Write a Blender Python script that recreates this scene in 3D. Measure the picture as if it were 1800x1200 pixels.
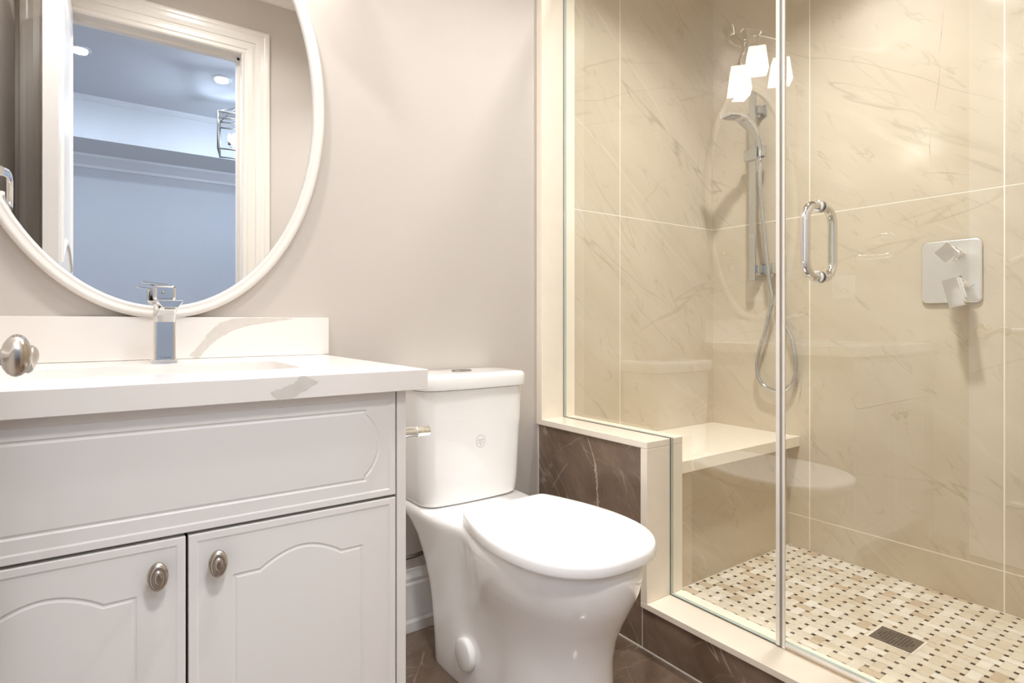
import bpy, bmesh, math, random
from mathutils import Vector, Matrix
from mathutils.geometry import tessellate_polygon
random.seed(7)
PI = math.pi
S = bpy.context.scene
COL = S.collection
for o in list(bpy.data.objects):
    bpy.data.objects.remove(o)

# ------------------------------------------------------------------ camera
cam_d = bpy.data.cameras.new('camera')
cam = bpy.data.objects.new('camera', cam_d)
COL.objects.link(cam)
cam.location = (0, 0, 1.0)
cam.rotation_euler = (PI / 2, 0, -math.radians(35.55))
cam_d.sensor_width = 36.0
cam_d.lens = 36.0 * 1015.0 / 1800.0
cam_d.shift_y = -(600.0 - 567.5) / 1800.0
cam_d.clip_start = 0.01
S.camera = cam

# ------------------------------------------------------------------ world, exposure
w = bpy.data.worlds.new('world')
S.world = w
w.use_nodes = True
w.node_tree.nodes['Background'].inputs[0].default_value = (0.55, 0.65, 0.8, 1)
w.node_tree.nodes['Background'].inputs[1].default_value = 0.1
S.view_settings.view_transform = 'Standard'
S.view_settings.look = 'None'
S.view_settings.gamma = 1.0
S.view_settings.exposure = 0.07
S.view_settings.use_curve_mapping = False
try:
    S.cycles.use_denoising = True
    S.cycles.denoiser = 'OPENIMAGEDENOISE'
    S.cycles.max_bounces = 14
    S.cycles.diffuse_bounces = 8
    S.cycles.glossy_bounces = 6
    S.cycles.transparent_max_bounces = 16
    S.cycles.sample_clamp_indirect = 6.0
    S.cycles.caustics_reflective = False
    S.cycles.caustics_refractive = False
except Exception:
    pass

# ------------------------------------------------------------------ lights of the rooms, with some added fill
def area(name, loc, size, power, col, rot=(0, 0, 0), spread=PI):
    d = bpy.data.lights.new(name, 'AREA')
    d.shape = 'DISK'
    d.size = size
    d.energy = power
    d.color = col
    d.spread = spread
    o = bpy.data.objects.new(name, d)
    o.location = loc
    o.rotation_euler = rot
    COL.objects.link(o)
    return o

def point(name, loc, r, power, col):
    d = bpy.data.lights.new(name, 'POINT')
    d.shadow_soft_size = r
    d.energy = power
    d.color = col
    o = bpy.data.objects.new(name, d)
    o.location = loc
    COL.objects.link(o)
    return o

WARM = (1.0, 0.99, 0.985)
COOL = (0.62, 0.77, 1.0)
CEIL = 2.80
area('bath_downlight', (0.40, 0.64, CEIL - 0.02), 0.12, 6.0, WARM, spread=math.radians(140))
area('bath_downlight', (0.97, 0.98, CEIL - 0.02), 0.12, 6.0, WARM, spread=math.radians(140))
area('vanity_fill_light', (-0.08, 1.22, CEIL - 0.02), 0.12, 9, WARM, spread=math.radians(140))  # added unseen lamp, brightens the wall strip behind the open door
area('doorway_fill_light', (0.27, -0.36, CEIL - 0.022), 0.30, 14, (1.0, 0.98, 0.97), spread=math.radians(110))  # added unseen lamp, lifts the low front surfaces through the doorway
area('shower_downlight', (1.66, 0.86, CEIL - 0.02), 0.12, 22.5, WARM, spread=math.radians(124))
HALLSPOT = [(-0.106, -1.293), (0.733, -1.262), (-0.95, -1.28), (1.6, -1.25)]
for hx, hy in HALLSPOT:
    area('hall_downlight', (hx, hy, CEIL - 0.022), 0.085, 6, COOL)
point('lantern_and_fill', (0.865, -1.42, 2.41), 0.05, 17, COOL)
point('lantern_and_fill', (2.3, -1.42, 2.2), 0.08, 26, COOL)  # added fill for the hall, no lantern hangs here
point('lantern_and_fill', (-1.3, -1.42, 2.2), 0.08, 17, COOL)  # second added hall fill, also without a lantern
LAMPS = [(0.45, 1.60, 2.15), (0.30, 1.605, 2.286), (0.094, 1.60, 2.283)]

# ------------------------------------------------------------------ materials
def newmat(name):
    m = bpy.data.materials.new(name)
    m.use_nodes = True
    nt = m.node_tree
    return m, nt, nt.nodes['Principled BSDF']

def setin(b, **k):
    names = {'color': 'Base Color', 'rough': 'Roughness', 'metal': 'Metallic', 'coat': 'Coat Weight',
             'spec': 'Specular IOR Level', 'coatrough': 'Coat Roughness', 'emit': 'Emission Color', 'estr': 'Emission Strength'}
    for a, v in k.items():
        if a in ('color', 'emit'):
            v = (v[0], v[1], v[2], 1)
        b.inputs[names[a]].default_value = v

def plain(name, color, rough=0.5, metal=0.0, var=0.03, scale=12.0, bump=0.0, bscale=200.0, **k):
    """a painted / cast / metal surface with slight procedural unevenness"""
    m, nt, b = newmat(name)
    setin(b, color=color, rough=rough, metal=metal, **k)
    tc = nt.nodes.new('ShaderNodeTexCoord')
    if var:
        n = nt.nodes.new('ShaderNodeTexNoise')
        n.inputs['Scale'].default_value = scale
        n.inputs['Detail'].default_value = 3
        nt.links.new(tc.outputs['Object'], n.inputs['Vector'])
        mx = nt.nodes.new('ShaderNodeMix')
        mx.data_type = 'RGBA'
        mx.inputs[6].default_value = [c * (1 - var) for c in color] + [1]
        mx.inputs[7].default_value = [min(1, c * (1 + var)) for c in color] + [1]
        nt.links.new(n.outputs['Fac'], mx.inputs[0])
        nt.links.new(mx.outputs[2], b.inputs['Base Color'])
    if bump:
        n2 = nt.nodes.new('ShaderNodeTexNoise')
        n2.inputs['Scale'].default_value = bscale
        n2.inputs['Detail'].default_value = 2
        nt.links.new(tc.outputs['Object'], n2.inputs['Vector'])
        bp = nt.nodes.new('ShaderNodeBump')
        bp.inputs['Strength'].default_value = bump
        bp.inputs['Distance'].default_value = 0.002
        nt.links.new(n2.outputs['Fac'], bp.inputs['Height'])
        nt.links.new(bp.outputs[0], b.inputs['Normal'])
    return m

def marble(name, c_dark, c_light, veins, rough=0.12, cloud=2.2, grain=None, bump=0.0, plane='wall'):
    """stone: cloudy ground of two colours, then thin wandering veins that run along a given direction.
    veins: list of (direction, scale, stretch, width, color, strength, seed, jag)"""
    m, nt, b = newmat(name)
    setin(b, rough=rough)
    N, Lk = nt.nodes, nt.links
    tc = N.new('ShaderNodeTexCoord')

    H = Vector((1, -1, 0)) if plane == 'wall' else Vector((1, 0, 0))   # across; both upright wall directions share it
    V = Vector((0, 0, 1)) if plane == 'wall' else Vector((0, 1, 0))

    def along(deg, stretch, seed):
        """coordinates drawn out by 'stretch' along the direction deg (0 = across, -90 = down)"""
        a = math.radians(deg)
        d = H * math.cos(a) + V * math.sin(a); u = V * math.cos(a) - H * math.sin(a)
        cb = N.new('ShaderNodeCombineXYZ')
        for k, (ax, f) in enumerate(((d, 1.0 / stretch), (u, 1.0))):
            dp = N.new('ShaderNodeVectorMath'); dp.operation = 'DOT_PRODUCT'
            dp.inputs[1].default_value = ax * f
            Lk.new(tc.outputs['Object'], dp.inputs[0])
            ad = N.new('ShaderNodeMath'); ad.operation = 'ADD'; ad.inputs[1].default_value = seed * (1 + 0.37 * k)
            Lk.new(dp.outputs['Value'], ad.inputs[0])
            Lk.new(ad.outputs[0], cb.inputs[k])
        return cb.outputs[0]
    n = N.new('ShaderNodeTexNoise')
    n.inputs['Scale'].default_value = cloud
    n.inputs['Detail'].default_value = 8
    n.inputs['Roughness'].default_value = 0.62
    n.inputs['Distortion'].default_value = 0.3
    Lk.new(along(grain[0], grain[1], 2.0) if grain else tc.outputs['Object'], n.inputs['Vector'])
    cr = N.new('ShaderNodeValToRGB')
    cr.color_ramp.elements[0].position = 0.32
    cr.color_ramp.elements[1].position = 0.68
    cr.color_ramp.elements[0].color = (*c_dark, 1)
    cr.color_ramp.elements[1].color = (*c_light, 1)
    Lk.new(n.outputs['Fac'], cr.inputs['Fac'])
    out = cr.outputs['Color']
    for (d, sc, stretch, wd, col, st, seed, jag) in veins:
        co = along(d, stretch, seed)
        v = N.new('ShaderNodeTexNoise')
        v.inputs['Scale'].default_value = sc
        v.inputs['Detail'].default_value = 4
        v.inputs['Roughness'].default_value = jag
        v.inputs['Distortion'].default_value = 0.0
        Lk.new(co, v.inputs['Vector'])
        s1 = N.new('ShaderNodeMath'); s1.operation = 'SUBTRACT'; s1.inputs[1].default_value = 0.5
        Lk.new(v.outputs['Fac'], s1.inputs[0])
        ab = N.new('ShaderNodeMath'); ab.operation = 'ABSOLUTE'
        Lk.new(s1.outputs[0], ab.inputs[0])
        mr = N.new('ShaderNodeMapRange')
        mr.inputs['From Min'].default_value = 0.0
        mr.inputs['From Max'].default_value = wd
        mr.inputs['To Min'].default_value = st
        mr.inputs['To Max'].default_value = 0.0
        Lk.new(ab.outputs[0], mr.inputs['Value'])
        br = N.new('ShaderNodeTexNoise')      # veins come and go along their length
        br.inputs['Scale'].default_value = sc * 2.6
        br.inputs['Detail'].default_value = 4
        Lk.new(co, br.inputs['Vector'])
        mr2 = N.new('ShaderNodeMapRange')
        mr2.inputs['From Min'].default_value = 0.46
        mr2.inputs['From Max'].default_value = 0.62
        Lk.new(br.outputs['Fac'], mr2.inputs['Value'])
        mu = N.new('ShaderNodeMath'); mu.operation = 'MULTIPLY'
        Lk.new(mr.outputs[0], mu.inputs[0]); Lk.new(mr2.outputs[0], mu.inputs[1])
        mx = N.new('ShaderNodeMix'); mx.data_type = 'RGBA'
        Lk.new(mu.outputs[0], mx.inputs[0])
        Lk.new(out, mx.inputs[6])
        mx.inputs[7].default_value = (*col, 1)
        out = mx.outputs[2]
    Lk.new(out, b.inputs['Base Color'])
    if bump:
        bn = N.new('ShaderNodeTexNoise')
        bn.inputs['Scale'].default_value = 55
        bn.inputs['Detail'].default_value = 3
        Lk.new(tc.outputs['Object'], bn.inputs['Vector'])
        bp = N.new('ShaderNodeBump')
        bp.inputs['Strength'].default_value = bump
        bp.inputs['Distance'].default_value = 0.002
        Lk.new(bn.outputs['Fac'], bp.inputs['Height'])
        Lk.new(bp.outputs[0], b.inputs['Normal'])
    return m

def emitter(name, col, strength):
    m, nt, b = newmat(name)
    setin(b, color=(0.8, 0.8, 0.8), emit=col, estr=strength, rough=0.3)
    return m

def glassy(name, tint, ior):
    """thin clear sheet: mirror reflection by angle, the rest goes straight through"""
    m, nt, b = newmat(name)
    nt.nodes.remove(b)
    N, Lk = nt.nodes, nt.links
    tr = N.new('ShaderNodeBsdfTransparent'); tr.inputs[0].default_value = (*tint, 1)
    gl = N.new('ShaderNodeBsdfGlossy'); gl.inputs['Roughness'].default_value = 0.0
    fr = N.new('ShaderNodeFresnel'); fr.inputs['IOR'].default_value = ior
    ge = N.new('ShaderNodeNewGeometry')
    iv = N.new('ShaderNodeMath'); iv.operation = 'SUBTRACT'; iv.inputs[0].default_value = 1.0
    Lk.new(ge.outputs['Backfacing'], iv.inputs[1])
    mu = N.new('ShaderNodeMath'); mu.operation = 'MULTIPLY'
    Lk.new(fr.outputs[0], mu.inputs[0]); Lk.new(iv.outputs[0], mu.inputs[1])
    mx = N.new('ShaderNodeMixShader')
    Lk.new(mu.outputs[0], mx.inputs[0]); Lk.new(tr.outputs[0], mx.inputs[1]); Lk.new(gl.outputs[0], mx.inputs[2])
    Lk.new(mx.outputs[0], N['Material Output'].inputs[0])
    return m

M = {}
M['paint'] = plain('wall_paint', (0.545, 0.50, 0.46), 0.55, var=0.015, scale=3, bump=0.05, bscale=350)
M['ceil'] = plain('ceiling_paint', (0.80, 0.77, 0.73), 0.7, var=0.01)
M['trim'] = plain('trim_paint', (0.74, 0.705, 0.66), 0.28, var=0.01)
M['doorpaint'] = plain('door_paint', (0.86, 0.85, 0.85), 0.25, var=0.01)
M['vanity'] = plain('vanity_lacquer', (0.77, 0.745, 0.715), 0.32, var=0.01, scale=4)
M['quartz'] = plain('white_quartz', (0.80, 0.76, 0.72), 0.15, var=0.02, scale=5)
M['qvein'] = plain('grey_quartz_vein', (0.625, 0.59, 0.54), 0.16, var=0.10, scale=40)
M['cream'] = plain('cream_stone', (0.88, 0.805, 0.69), 0.16, var=0.04, scale=22)
M['ceramic'] = plain('white_ceramic', (0.86, 0.85, 0.84), 0.06, var=0.0, coat=0.4, coatrough=0.03)
M['lidplastic'] = plain('seat_plastic', (0.90, 0.895, 0.89), 0.16, var=0.0)
M['chrome'] = plain('chrome', (0.95, 0.95, 0.955), 0.05, 1.0, var=0.02, scale=3)
M['chromegrey'] = plain('grey_chrome', (0.60, 0.63, 0.655), 0.10, 1.0, var=0.02, scale=3)
M['chromepull'] = plain('polished_steel', (0.80, 0.80, 0.80), 0.05, 1.0, var=0.02, scale=3)
M['chromeplate'] = plain('bright_chrome_plate', (0.97, 0.97, 0.975), 0.28, 1.0, var=0.01, scale=3)
M['nickel'] = plain('brushed_nickel', (0.52, 0.47, 0.41), 0.24, 1.0, var=0.06, scale=60)
M['steel'] = plain('dark_steel', (0.30, 0.28, 0.25), 0.38, 1.0, var=0.10, scale=70)
M['mirror'] = plain('mirror_silver', (0.93, 0.935, 0.93), 0.0, 1.0, var=0)
M['dark'] = plain('dark_gap', (0.02, 0.018, 0.015), 0.8, var=0)
M['grout'] = plain('pale_grout', (0.90, 0.84, 0.74), 0.8, var=0.05)
M['caulk'] = plain('white_caulk', (0.80, 0.76, 0.70), 0.5, var=0.02)
M['ink'] = plain('grey_print', (0.12, 0.12, 0.13), 0.5, var=0)
M['mosgrout'] = plain('mosaic_grout', (0.62, 0.54, 0.43), 0.8, var=0.05)
M['beige'] = marble('beige_marble', (0.54, 0.46, 0.345), (0.64, 0.56, 0.44),
    [(-33, 2.2, 7.0, 0.0045, (0.33, 0.26, 0.18), 0.55, 3.1, 0.5),
     (-50, 3.0, 7.0, 0.006, (0.36, 0.29, 0.21), 0.40, 11.4, 0.5),
     (-36, 2.6, 8.0, 0.012, (0.74, 0.66, 0.54), 0.40, 17.0, 0.45),
     (18, 1.8, 7.0, 0.004, (0.38, 0.30, 0.21), 0.40, 61.0, 0.5),
     (-48, 9.0, 3.5, 0.014, (0.38, 0.31, 0.21), 0.45, 29.0, 0.5)],
    rough=0.10, cloud=2.8, grain=(-36, 3.0), bump=0.03)
BV = lambda q: [(-52 + q, 3.2, 5.0, 0.006, (0.52, 0.43, 0.35), 0.75, 5.0, 0.6),
     (35 + q, 4.0, 5.0, 0.006, (0.42, 0.33, 0.26), 0.60, 12.0, 0.6),
     (-20 + q, 7.0, 4.0, 0.009, (0.38, 0.30, 0.23), 0.55, 21.0, 0.6)]
M['brown'] = marble('brown_marble', (0.145, 0.097, 0.067), (0.27, 0.195, 0.145), BV(0), rough=0.10, cloud=7.0, grain=(-50, 1.8))
M['brownfloor'] = marble('brown_marble_floor', (0.115, 0.077, 0.053), (0.225, 0.160, 0.118), BV(20), rough=0.10, cloud=6.0, grain=(40, 1.8), plane='floor')
M['mosaic0'] = marble('mosaic_cream', (0.70, 0.63, 0.51), (0.80, 0.73, 0.615), [], rough=0.25, cloud=14, plane='floor')
M['mosaic1'] = marble('mosaic_sand', (0.65, 0.56, 0.43), (0.73, 0.645, 0.515), [], rough=0.25, cloud=14, plane='floor')
M['mosaic2'] = marble('mosaic_tan', (0.55, 0.435, 0.305), (0.63, 0.51, 0.38), [], rough=0.25, cloud=14, plane='floor')
M['mosaic3'] = marble('mosaic_ivory', (0.77, 0.72, 0.62), (0.86, 0.81, 0.72), [], rough=0.25, cloud=14, plane='floor')
M['dot'] = plain('dark_brown_dot', (0.055, 0.032, 0.018), 0.3, var=0.3, scale=40)
M['dot2'] = plain('mid_brown_dot', (0.16, 0.105, 0.065), 0.3, var=0.3, scale=40)
M['pane'] = glassy('clear_glass', (0.965, 0.975, 0.96), 2.25)
M['edge'] = plain('glass_edge', (0.36, 0.44, 0.42), 0.08, var=0.1, scale=9, spec=0.8)
M['seal'] = glassy('clear_vinyl', (0.80, 0.78, 0.74), 1.75)
M['shade'] = emitter('frosted_lamp_glass', (1.0, 0.95, 0.88), 6.5)
M['bulb'] = emitter('warm_bulb', (1.0, 0.93, 0.82), 30.0)
M['spot'] = emitter('white_spot', (1.0, 0.95, 0.88), 40.0)
M['coolspot'] = emitter('cool_spot', (0.85, 0.93, 1.0), 60.0)
M['coolbulb'] = emitter('cool_bulb', (0.9, 0.95, 1.0), 60.0)
M['hallpaint'] = plain('hall_paint', (0.60, 0.61, 0.63), 0.6, var=0.02)
M['halltrim'] = plain('hall_trim', (0.76, 0.77, 0.78), 0.4, var=0.01)
M['wood'] = marble('hall_wood_floor', (0.10, 0.06, 0.035), (0.18, 0.11, 0.07), [], rough=0.3, cloud=12, grain=(0, 9.0), plane='floor')

# ------------------------------------------------------------------ mesh helpers
def box(bm, x0, x1, y0, y1, z0, z1, mi=0):
    v = [bm.verts.new((x, y, z)) for z in (z0, z1) for y in (y0, y1) for x in (x0, x1)]
    fs = [(0, 2, 3, 1), (4, 5, 7, 6), (0, 1, 5, 4), (2, 6, 7, 3), (0, 4, 6, 2), (1, 3, 7, 5)]
    out = []
    for f in fs:
        fc = bm.faces.new([v[i] for i in f]); fc.material_index = mi
        out.append(fc)
    return out   # -z, +z, -y, +y, -x, +x

def ring_faces(bm, a, b, mi=0, closed=True, smooth=True):
    n = len(a)
    for i in range(n if closed else n - 1):
        j = (i + 1) % n
        f = bm.faces.new((a[i], a[j], b[j], b[i])); f.material_index = mi; f.smooth = smooth

def loft(bm, rings, cap0=True, cap1=True, mi=0, smooth=True):
    R = [[bm.verts.new(p) for p in r] for r in rings]
    for a, b in zip(R, R[1:]):
        ring_faces(bm, a, b, mi, True, smooth)
    if cap0:
        f = bm.faces.new(R[0][::-1]); f.material_index = mi
    if cap1:
        f = bm.faces.new(R[-1]); f.material_index = mi
    return R

def catmull(pts, n=8, closed=False):
    P = [Vector(p) for p in pts]
    out = []
    m = len(P)
    for i in range(m if closed else m - 1):
        p1, p2 = P[i], P[(i + 1) % m]
        p0 = P[i - 1] if (i > 0 or closed) else p1 * 2 - p2
        p3 = P[(i + 2) % m] if (closed or i + 2 < m) else p2 * 2 - p1
        for k in range(n):
            t = k / n
            out.append(0.5 * ((2 * p1) + (p2 - p0) * t + (2 * p0 - 5 * p1 + 4 * p2 - p3) * t * t + (3 * p1 - p0 - 3 * p2 + p3) * t ** 3))
    if not closed:
        out.append(P[-1].copy())
    return out

def tube(bm, pts, r, seg=14, mi=0, caps=True, flat=None):
    """sweep a round (or flattened: (sx, sy)) section along pts; r number or list"""
    P = [Vector(p) for p in pts]
    n = len(P)
    rs = r if isinstance(r, (list, tuple)) else [r] * n
    T = []
    for i in range(n):
        a = P[max(0, i - 1)]; b = P[min(n - 1, i + 1)]
        T.append((b - a).normalized())
    up = Vector((0, 0, 1)) if abs(T[0].z) < 0.9 else Vector((1, 0, 0))
    u = (up - T[0] * up.dot(T[0])).normalized()
    rings = []
    for i in range(n):
        u = (u - T[i] * u.dot(T[i])).normalized()
        v = T[i].cross(u)
        sx, sy = flat if flat else (1, 1)
        rings.append([P[i] + (u * math.cos(a) * sx + v * math.sin(a) * sy) * rs[i] for a in [2 * PI * k / seg for k in range(seg)]])
    loft(bm, rings, caps, caps, mi)

def lathe(bm, prof, origin, axis, seg=28, mi=0, caps=True):
    """prof: list of (radius, distance along axis)"""
    A = Vector(axis).normalized()
    up = Vector((0, 0, 1)) if abs(A.z) < 0.9 else Vector((1, 0, 0))
    u = (up - A * up.dot(A)).normalized(); v = A.cross(u)
    O = Vector(origin)
    rings = [[O + A * d + (u * math.cos(t) + v * math.sin(t)) * max(r, 1e-5) for t in [2 * PI * k / seg for k in range(seg)]] for r, d in prof]
    loft(bm, rings, caps, caps, mi)

def rrect(x0, x1, y0, y1, r, n=6):
    """rounded rectangle, counter-clockwise list of (x, y)"""
    out = []
    for cx, cy, a0 in ((x1 - r, y0 + r, -PI / 2), (x1 - r, y1 - r, 0), (x0 + r, y1 - r, PI / 2), (x0 + r, y0 + r, PI)):
        for k in range(n + 1):
            a = a0 + PI / 2 * k / n
            out.append((cx + r * math.cos(a), cy + r * math.sin(a)))
    return out

def offset_poly(pts, d):
    """move a counter-clockwise outline inwards by d"""
    n = len(pts); out = []
    for i in range(n):
        p0 = Vector(pts[i - 1]); p1 = Vector(pts[i]); p2 = Vector(pts[(i + 1) % n])
        e1 = (p1 - p0).normalized(); e2 = (p2 - p1).normalized()
        n1 = Vector((-e1.y, e1.x)); n2 = Vector((-e2.y, e2.x))
        b = n1 + n2
        if b.length < 1e-6: b = n1.copy()
        b.normalize()
        k = max(0.35, b.dot(n1))
        q = p1 + b * (d / k)
        out.append((q.x, q.y))
    return out

def smooth_mesh(me):
    for p in me.polygons:
        p.use_smooth = True

def obj(name, bm, mats, parent=None, bevel=0.0, seg=2, smooth=None, angle=35):
    """link a bmesh given in world coordinates as one object; children get their parent's place subtracted"""
    off = Vector((0, 0, 0)); p = parent
    while p is not None:
        off += p.location; p = p.parent
    if off.length:
        bmesh.ops.translate(bm, verts=bm.verts, vec=-off)
    bmesh.ops.recalc_face_normals(bm, faces=bm.faces)
    me = bpy.data.meshes.new(name)
    bm.to_mesh(me); bm.free()
    for m in (mats if isinstance(mats, (list, tuple)) else [mats]):
        me.materials.append(M[m] if isinstance(m, str) else m)
    o = bpy.data.objects.new(name, me)
    COL.objects.link(o)
    if parent is not None:
        o.parent = parent
    if smooth is True:
        smooth_mesh(me)
    if bevel:
        b = o.modifiers.new('soft_edges', 'BEVEL')
        b.width = bevel; b.segments = seg; b.limit_method = 'ANGLE'; b.angle_limit = math.radians(angle)
        b.harden_normals = False
    return o

def thing(name, label, cat, loc=(0, 0, 0), group=None):
    o = bpy.data.objects.new(name, None)
    o.empty_display_size = 0.05
    COL.objects.link(o)
    o.location = loc
    return tag(o, label, cat, group)

def tag(o, label, cat, group=None):
    o['label'] = label; o['category'] = cat
    if group: o['group'] = group
    return o

def struct(o, label=None, cat=None):
    o['kind'] = 'structure'
    if label: o['label'] = label
    if cat: o['category'] = cat
    return o

def B():
    return bmesh.new()

# ================================================================== THE ROOM
YW = 1.73          # back wall face
YF = 0.115         # door wall face
XL = -0.301        # left wall face
XV = 2.446         # shower valve wall face
XP = 1.36          # outer face of the low wall and curb
OX0, OX1, OZ = -0.1465, 0.6125, 2.4235   # door opening

bm = B(); box(bm, XL - 0.12, 1.515, YW, YW + 0.12, 0, CEIL)
struct(obj('wall_back', bm, 'paint'), 'beige painted wall behind the vanity and toilet', 'wall')
bm = B(); box(bm, XL - 0.12, XL, -0.005, YW, 0, CEIL)
struct(obj('wall_left', bm, 'paint'), 'beige painted side wall left of the vanity', 'wall')
bm = B()
box(bm, XL, OX0 - 0.02, -0.005, YF, 0, CEIL)
box(bm, OX1 + 0.02, 1.515, -0.005, YF, 0, CEIL)
box(bm, OX0 - 0.02, OX1 + 0.02, -0.005, YF, OZ + 0.02, CEIL)
struct(obj('wall_front', bm, 'paint'), 'beige painted wall around the doorway, seen in the mirror', 'wall')
bm = B(); box(bm, XL - 0.12, XV + 0.12, -0.005, YW + 0.12, CEIL, CEIL + 0.1)
struct(obj('ceiling', bm, 'ceil'), 'pale bathroom ceiling', 'ceiling')

def wander(pts, wd, seed, jag=0.35, sub=6):
    """strip outline following pts (2-D) with ragged edges; wd list of half widths"""
    rr = random.Random(seed)
    P = catmull([(p[0], p[1], 0) for p in pts], sub)
    Wd = []
    for i in range(len(pts) - 1):
        for k in range(sub): Wd.append(wd[i] + (wd[i + 1] - wd[i]) * k / sub)
    Wd.append(wd[-1])
    Lf, Rt = [], []
    for i, p in enumerate(P):
        a = P[max(0, i - 1)]; b = P[min(len(P) - 1, i + 1)]
        t = (b - a).normalized(); nn = Vector((-t.y, t.x, 0))
        Lf.append(p + nn * Wd[i] * (1 + rr.uniform(-jag, jag)))
        Rt.append(p - nn * Wd[i] * (1 + rr.uniform(-jag, jag)))
    return Lf, Rt

def strip_inlay(bm, pts, wd, seed, to3, mi, jag=0.35, clip=None):
    Lf, Rt = wander(pts, wd, seed, jag)
    if clip:
        Lf = [Vector((min(max(p.x, clip[0]), clip[1]), min(max(p.y, clip[2]), clip[3]), 0)) for p in Lf]
        Rt = [Vector((min(max(p.x, clip[0]), clip[1]), min(max(p.y, clip[2]), clip[3]), 0)) for p in Rt]
    a = [bm.verts.new(to3(p.x, p.y)) for p in Lf]; b = [bm.verts.new(to3(p.x, p.y)) for p in Rt]
    for i in range(len(a) - 1):
        try:
            f = bm.faces.new((a[i], a[i + 1], b[i + 1], b[i])); f.material_index = mi
        except ValueError:
            pass

def tiled(name, us, vs, face, plane, mat, label, depth=0.01, gap=0.0042, lines=()):
    """tile slabs with grout joints; us, vs are joint positions; face 'y' (normal -y) or 'x' (normal -x) or '+y'"""
    bm = B()
    g = gap / 2
    for i in range(len(us) - 1):
        for j in range(len(vs) - 1):
            u0, u1, v0, v1 = us[i] + g, us[i + 1] - g, vs[j] + g, vs[j + 1] - g
            if i == 0: u0 = us[i]
            if i == len(us) - 2: u1 = us[i + 1]
            if face == 'y': box(bm, u0, u1, plane, plane + depth, v0, v1, 0)
            elif face == '+y': box(bm, u0, u1, plane - depth, plane, v0, v1, 0)
            else: box(bm, plane, plane + depth, u0, u1, v0, v1, 0)
    e = 0.0006
    if face == 'y': box(bm, us[0], us[-1], plane + e, plane + 0.12, vs[0], vs[-1], 1)
    elif face == '+y': box(bm, us[0], us[-1], plane - 0.12, plane - e, vs[0], vs[-1], 1)
    else: box(bm, plane + e, plane + 0.12, us[0], us[-1], vs[0], vs[-1], 1)
    if lines:
        cracks(bm, lines, (lambda u, v: (u, plane - 0.0003, v)) if face == 'y' else (lambda u, v: (plane - 0.0003, u, v)), 50)
    return struct(obj(name, bm, [mat, 'grout', 'crack']), label, 'wall')

ZT = [0.0, 0.175, 1.455, 2.735, CEIL]
M['crack'] = plain('dark_stone_crack', (0.34, 0.27, 0.185), 0.3, var=0.35, scale=90)
def cracks(bm, lines, to3, seed=0):
    for q, (pts, wd) in enumerate(lines):
        strip_inlay(bm, pts, [wd * max(0.02, 0.2 + 0.75 * math.sin(2.3 * k + q)) for k in range(len(pts))], seed + q, to3, 2, 0.7)
tiled('wall_shower_back', [1.5155, 1.801, XV], ZT, 'y', YW, 'beige', 'beige marble tiled shower wall above the bench', lines=[
    ([(2.385, 2.22), (2.372, 2.10), (2.352, 1.96), (2.338, 1.83), (2.325, 1.70), (2.318, 1.58), (2.312, 1.46)], 0.0011),
    ([(1.965, 1.40), (1.958, 1.28), (1.945, 1.16), (1.94, 1.06)], 0.0009),
    ([(1.70, 1.95), (1.73, 1.90), (1.757, 1.84)], 0.0014), ([(1.93, 1.52), (1.95, 1.49), (1.975, 1.455)], 0.001)])
tiled('wall_shower_right', [YF, 0.610, 1.256, YW], ZT, 'x', XV, 'beige', 'beige marble tiled shower wall carrying the valve and rail', lines=[
    ([(0.779, 2.12), (0.786, 2.03), (0.794, 1.95), (0.791, 1.89), (0.803, 1.79), (0.812, 1.72), (0.822, 1.64), (0.818, 1.57), (0.826, 1.50)], 0.0012),
    ([(1.262, 0.93), (1.272, 0.86), (1.284, 0.77), (1.297, 0.69), (1.305, 0.62), (1.298, 0.565)], 0.0011),
    ([(1.17, 0.93), (1.09, 0.89), (1.02, 0.855)], 0.0012), ([(0.94, 0.83), (0.87, 0.79), (0.80, 0.745)], 0.0009), ([(1.212, 0.47), (1.214, 0.44)], 0.0012),
    ([(0.83, 1.545), (0.76, 1.53), (0.69, 1.505), (0.612, 1.498)], 0.0009)])
tiled('wall_shower_front', [1.5155, 1.801, XV], ZT, '+y', YF, 'beige', 'beige marble tiled end wall of the shower')

bm = B(); box(bm, XL, 1.45, -0.005, YW, -0.05, 0.0)
struct(obj('floor', bm, 'brownfloor'), 'polished dark brown marble floor', 'floor')

# shower floor: basket weave mosaic with dark dots, pieces standing in grout
ZS = 0.038
bm = B(); box(bm, 1.50, XV, YF, 1.36, -0.05, ZS - 0.0006)
for f in bm.faces: f.material_index = 6
cell, strip = 0.0425, 0.0305
g = 0.0006
rnd = random.Random(11)
def piece(x0, x1, y0, y1, mi):
    x0, x1, y0, y1 = max(x0, 1.517), min(x1, XV), max(y0, YF), min(y1, 1.348)
    if x1 - x0 < 0.004 or y1 - y0 < 0.004: return
    vs = [bm.verts.new(p) for p in ((x0 + g, y0 + g, ZS), (x1 - g, y0 + g, ZS), (x1 - g, y1 - g, ZS), (x0 + g, y1 - g, ZS))]
    f = bm.faces.new(vs); f.material_index = mi
ox, oy = 2.390 + 0.006 - 70 * cell, 0.655 + 0.006 - 30 * cell
gapw = cell - strip
for i in range(40, 75):
    for j in range(14, 52):
        x, y = ox + i * cell, oy + j * cell
        r = rnd.random()
        mi = 0 if r < 0.42 else 1 if r < 0.70 else 2 if r < 0.82 else 3
        if (i + j) % 2 == 0: piece(x - gapw, x + strip + gapw, y, y + strip, mi)
        else: piece(x, x + strip, y - gapw, y + strip + gapw, mi)
        piece(x - gapw, x, y - gapw, y, 4 if rnd.random() < 0.72 else 5)
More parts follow.
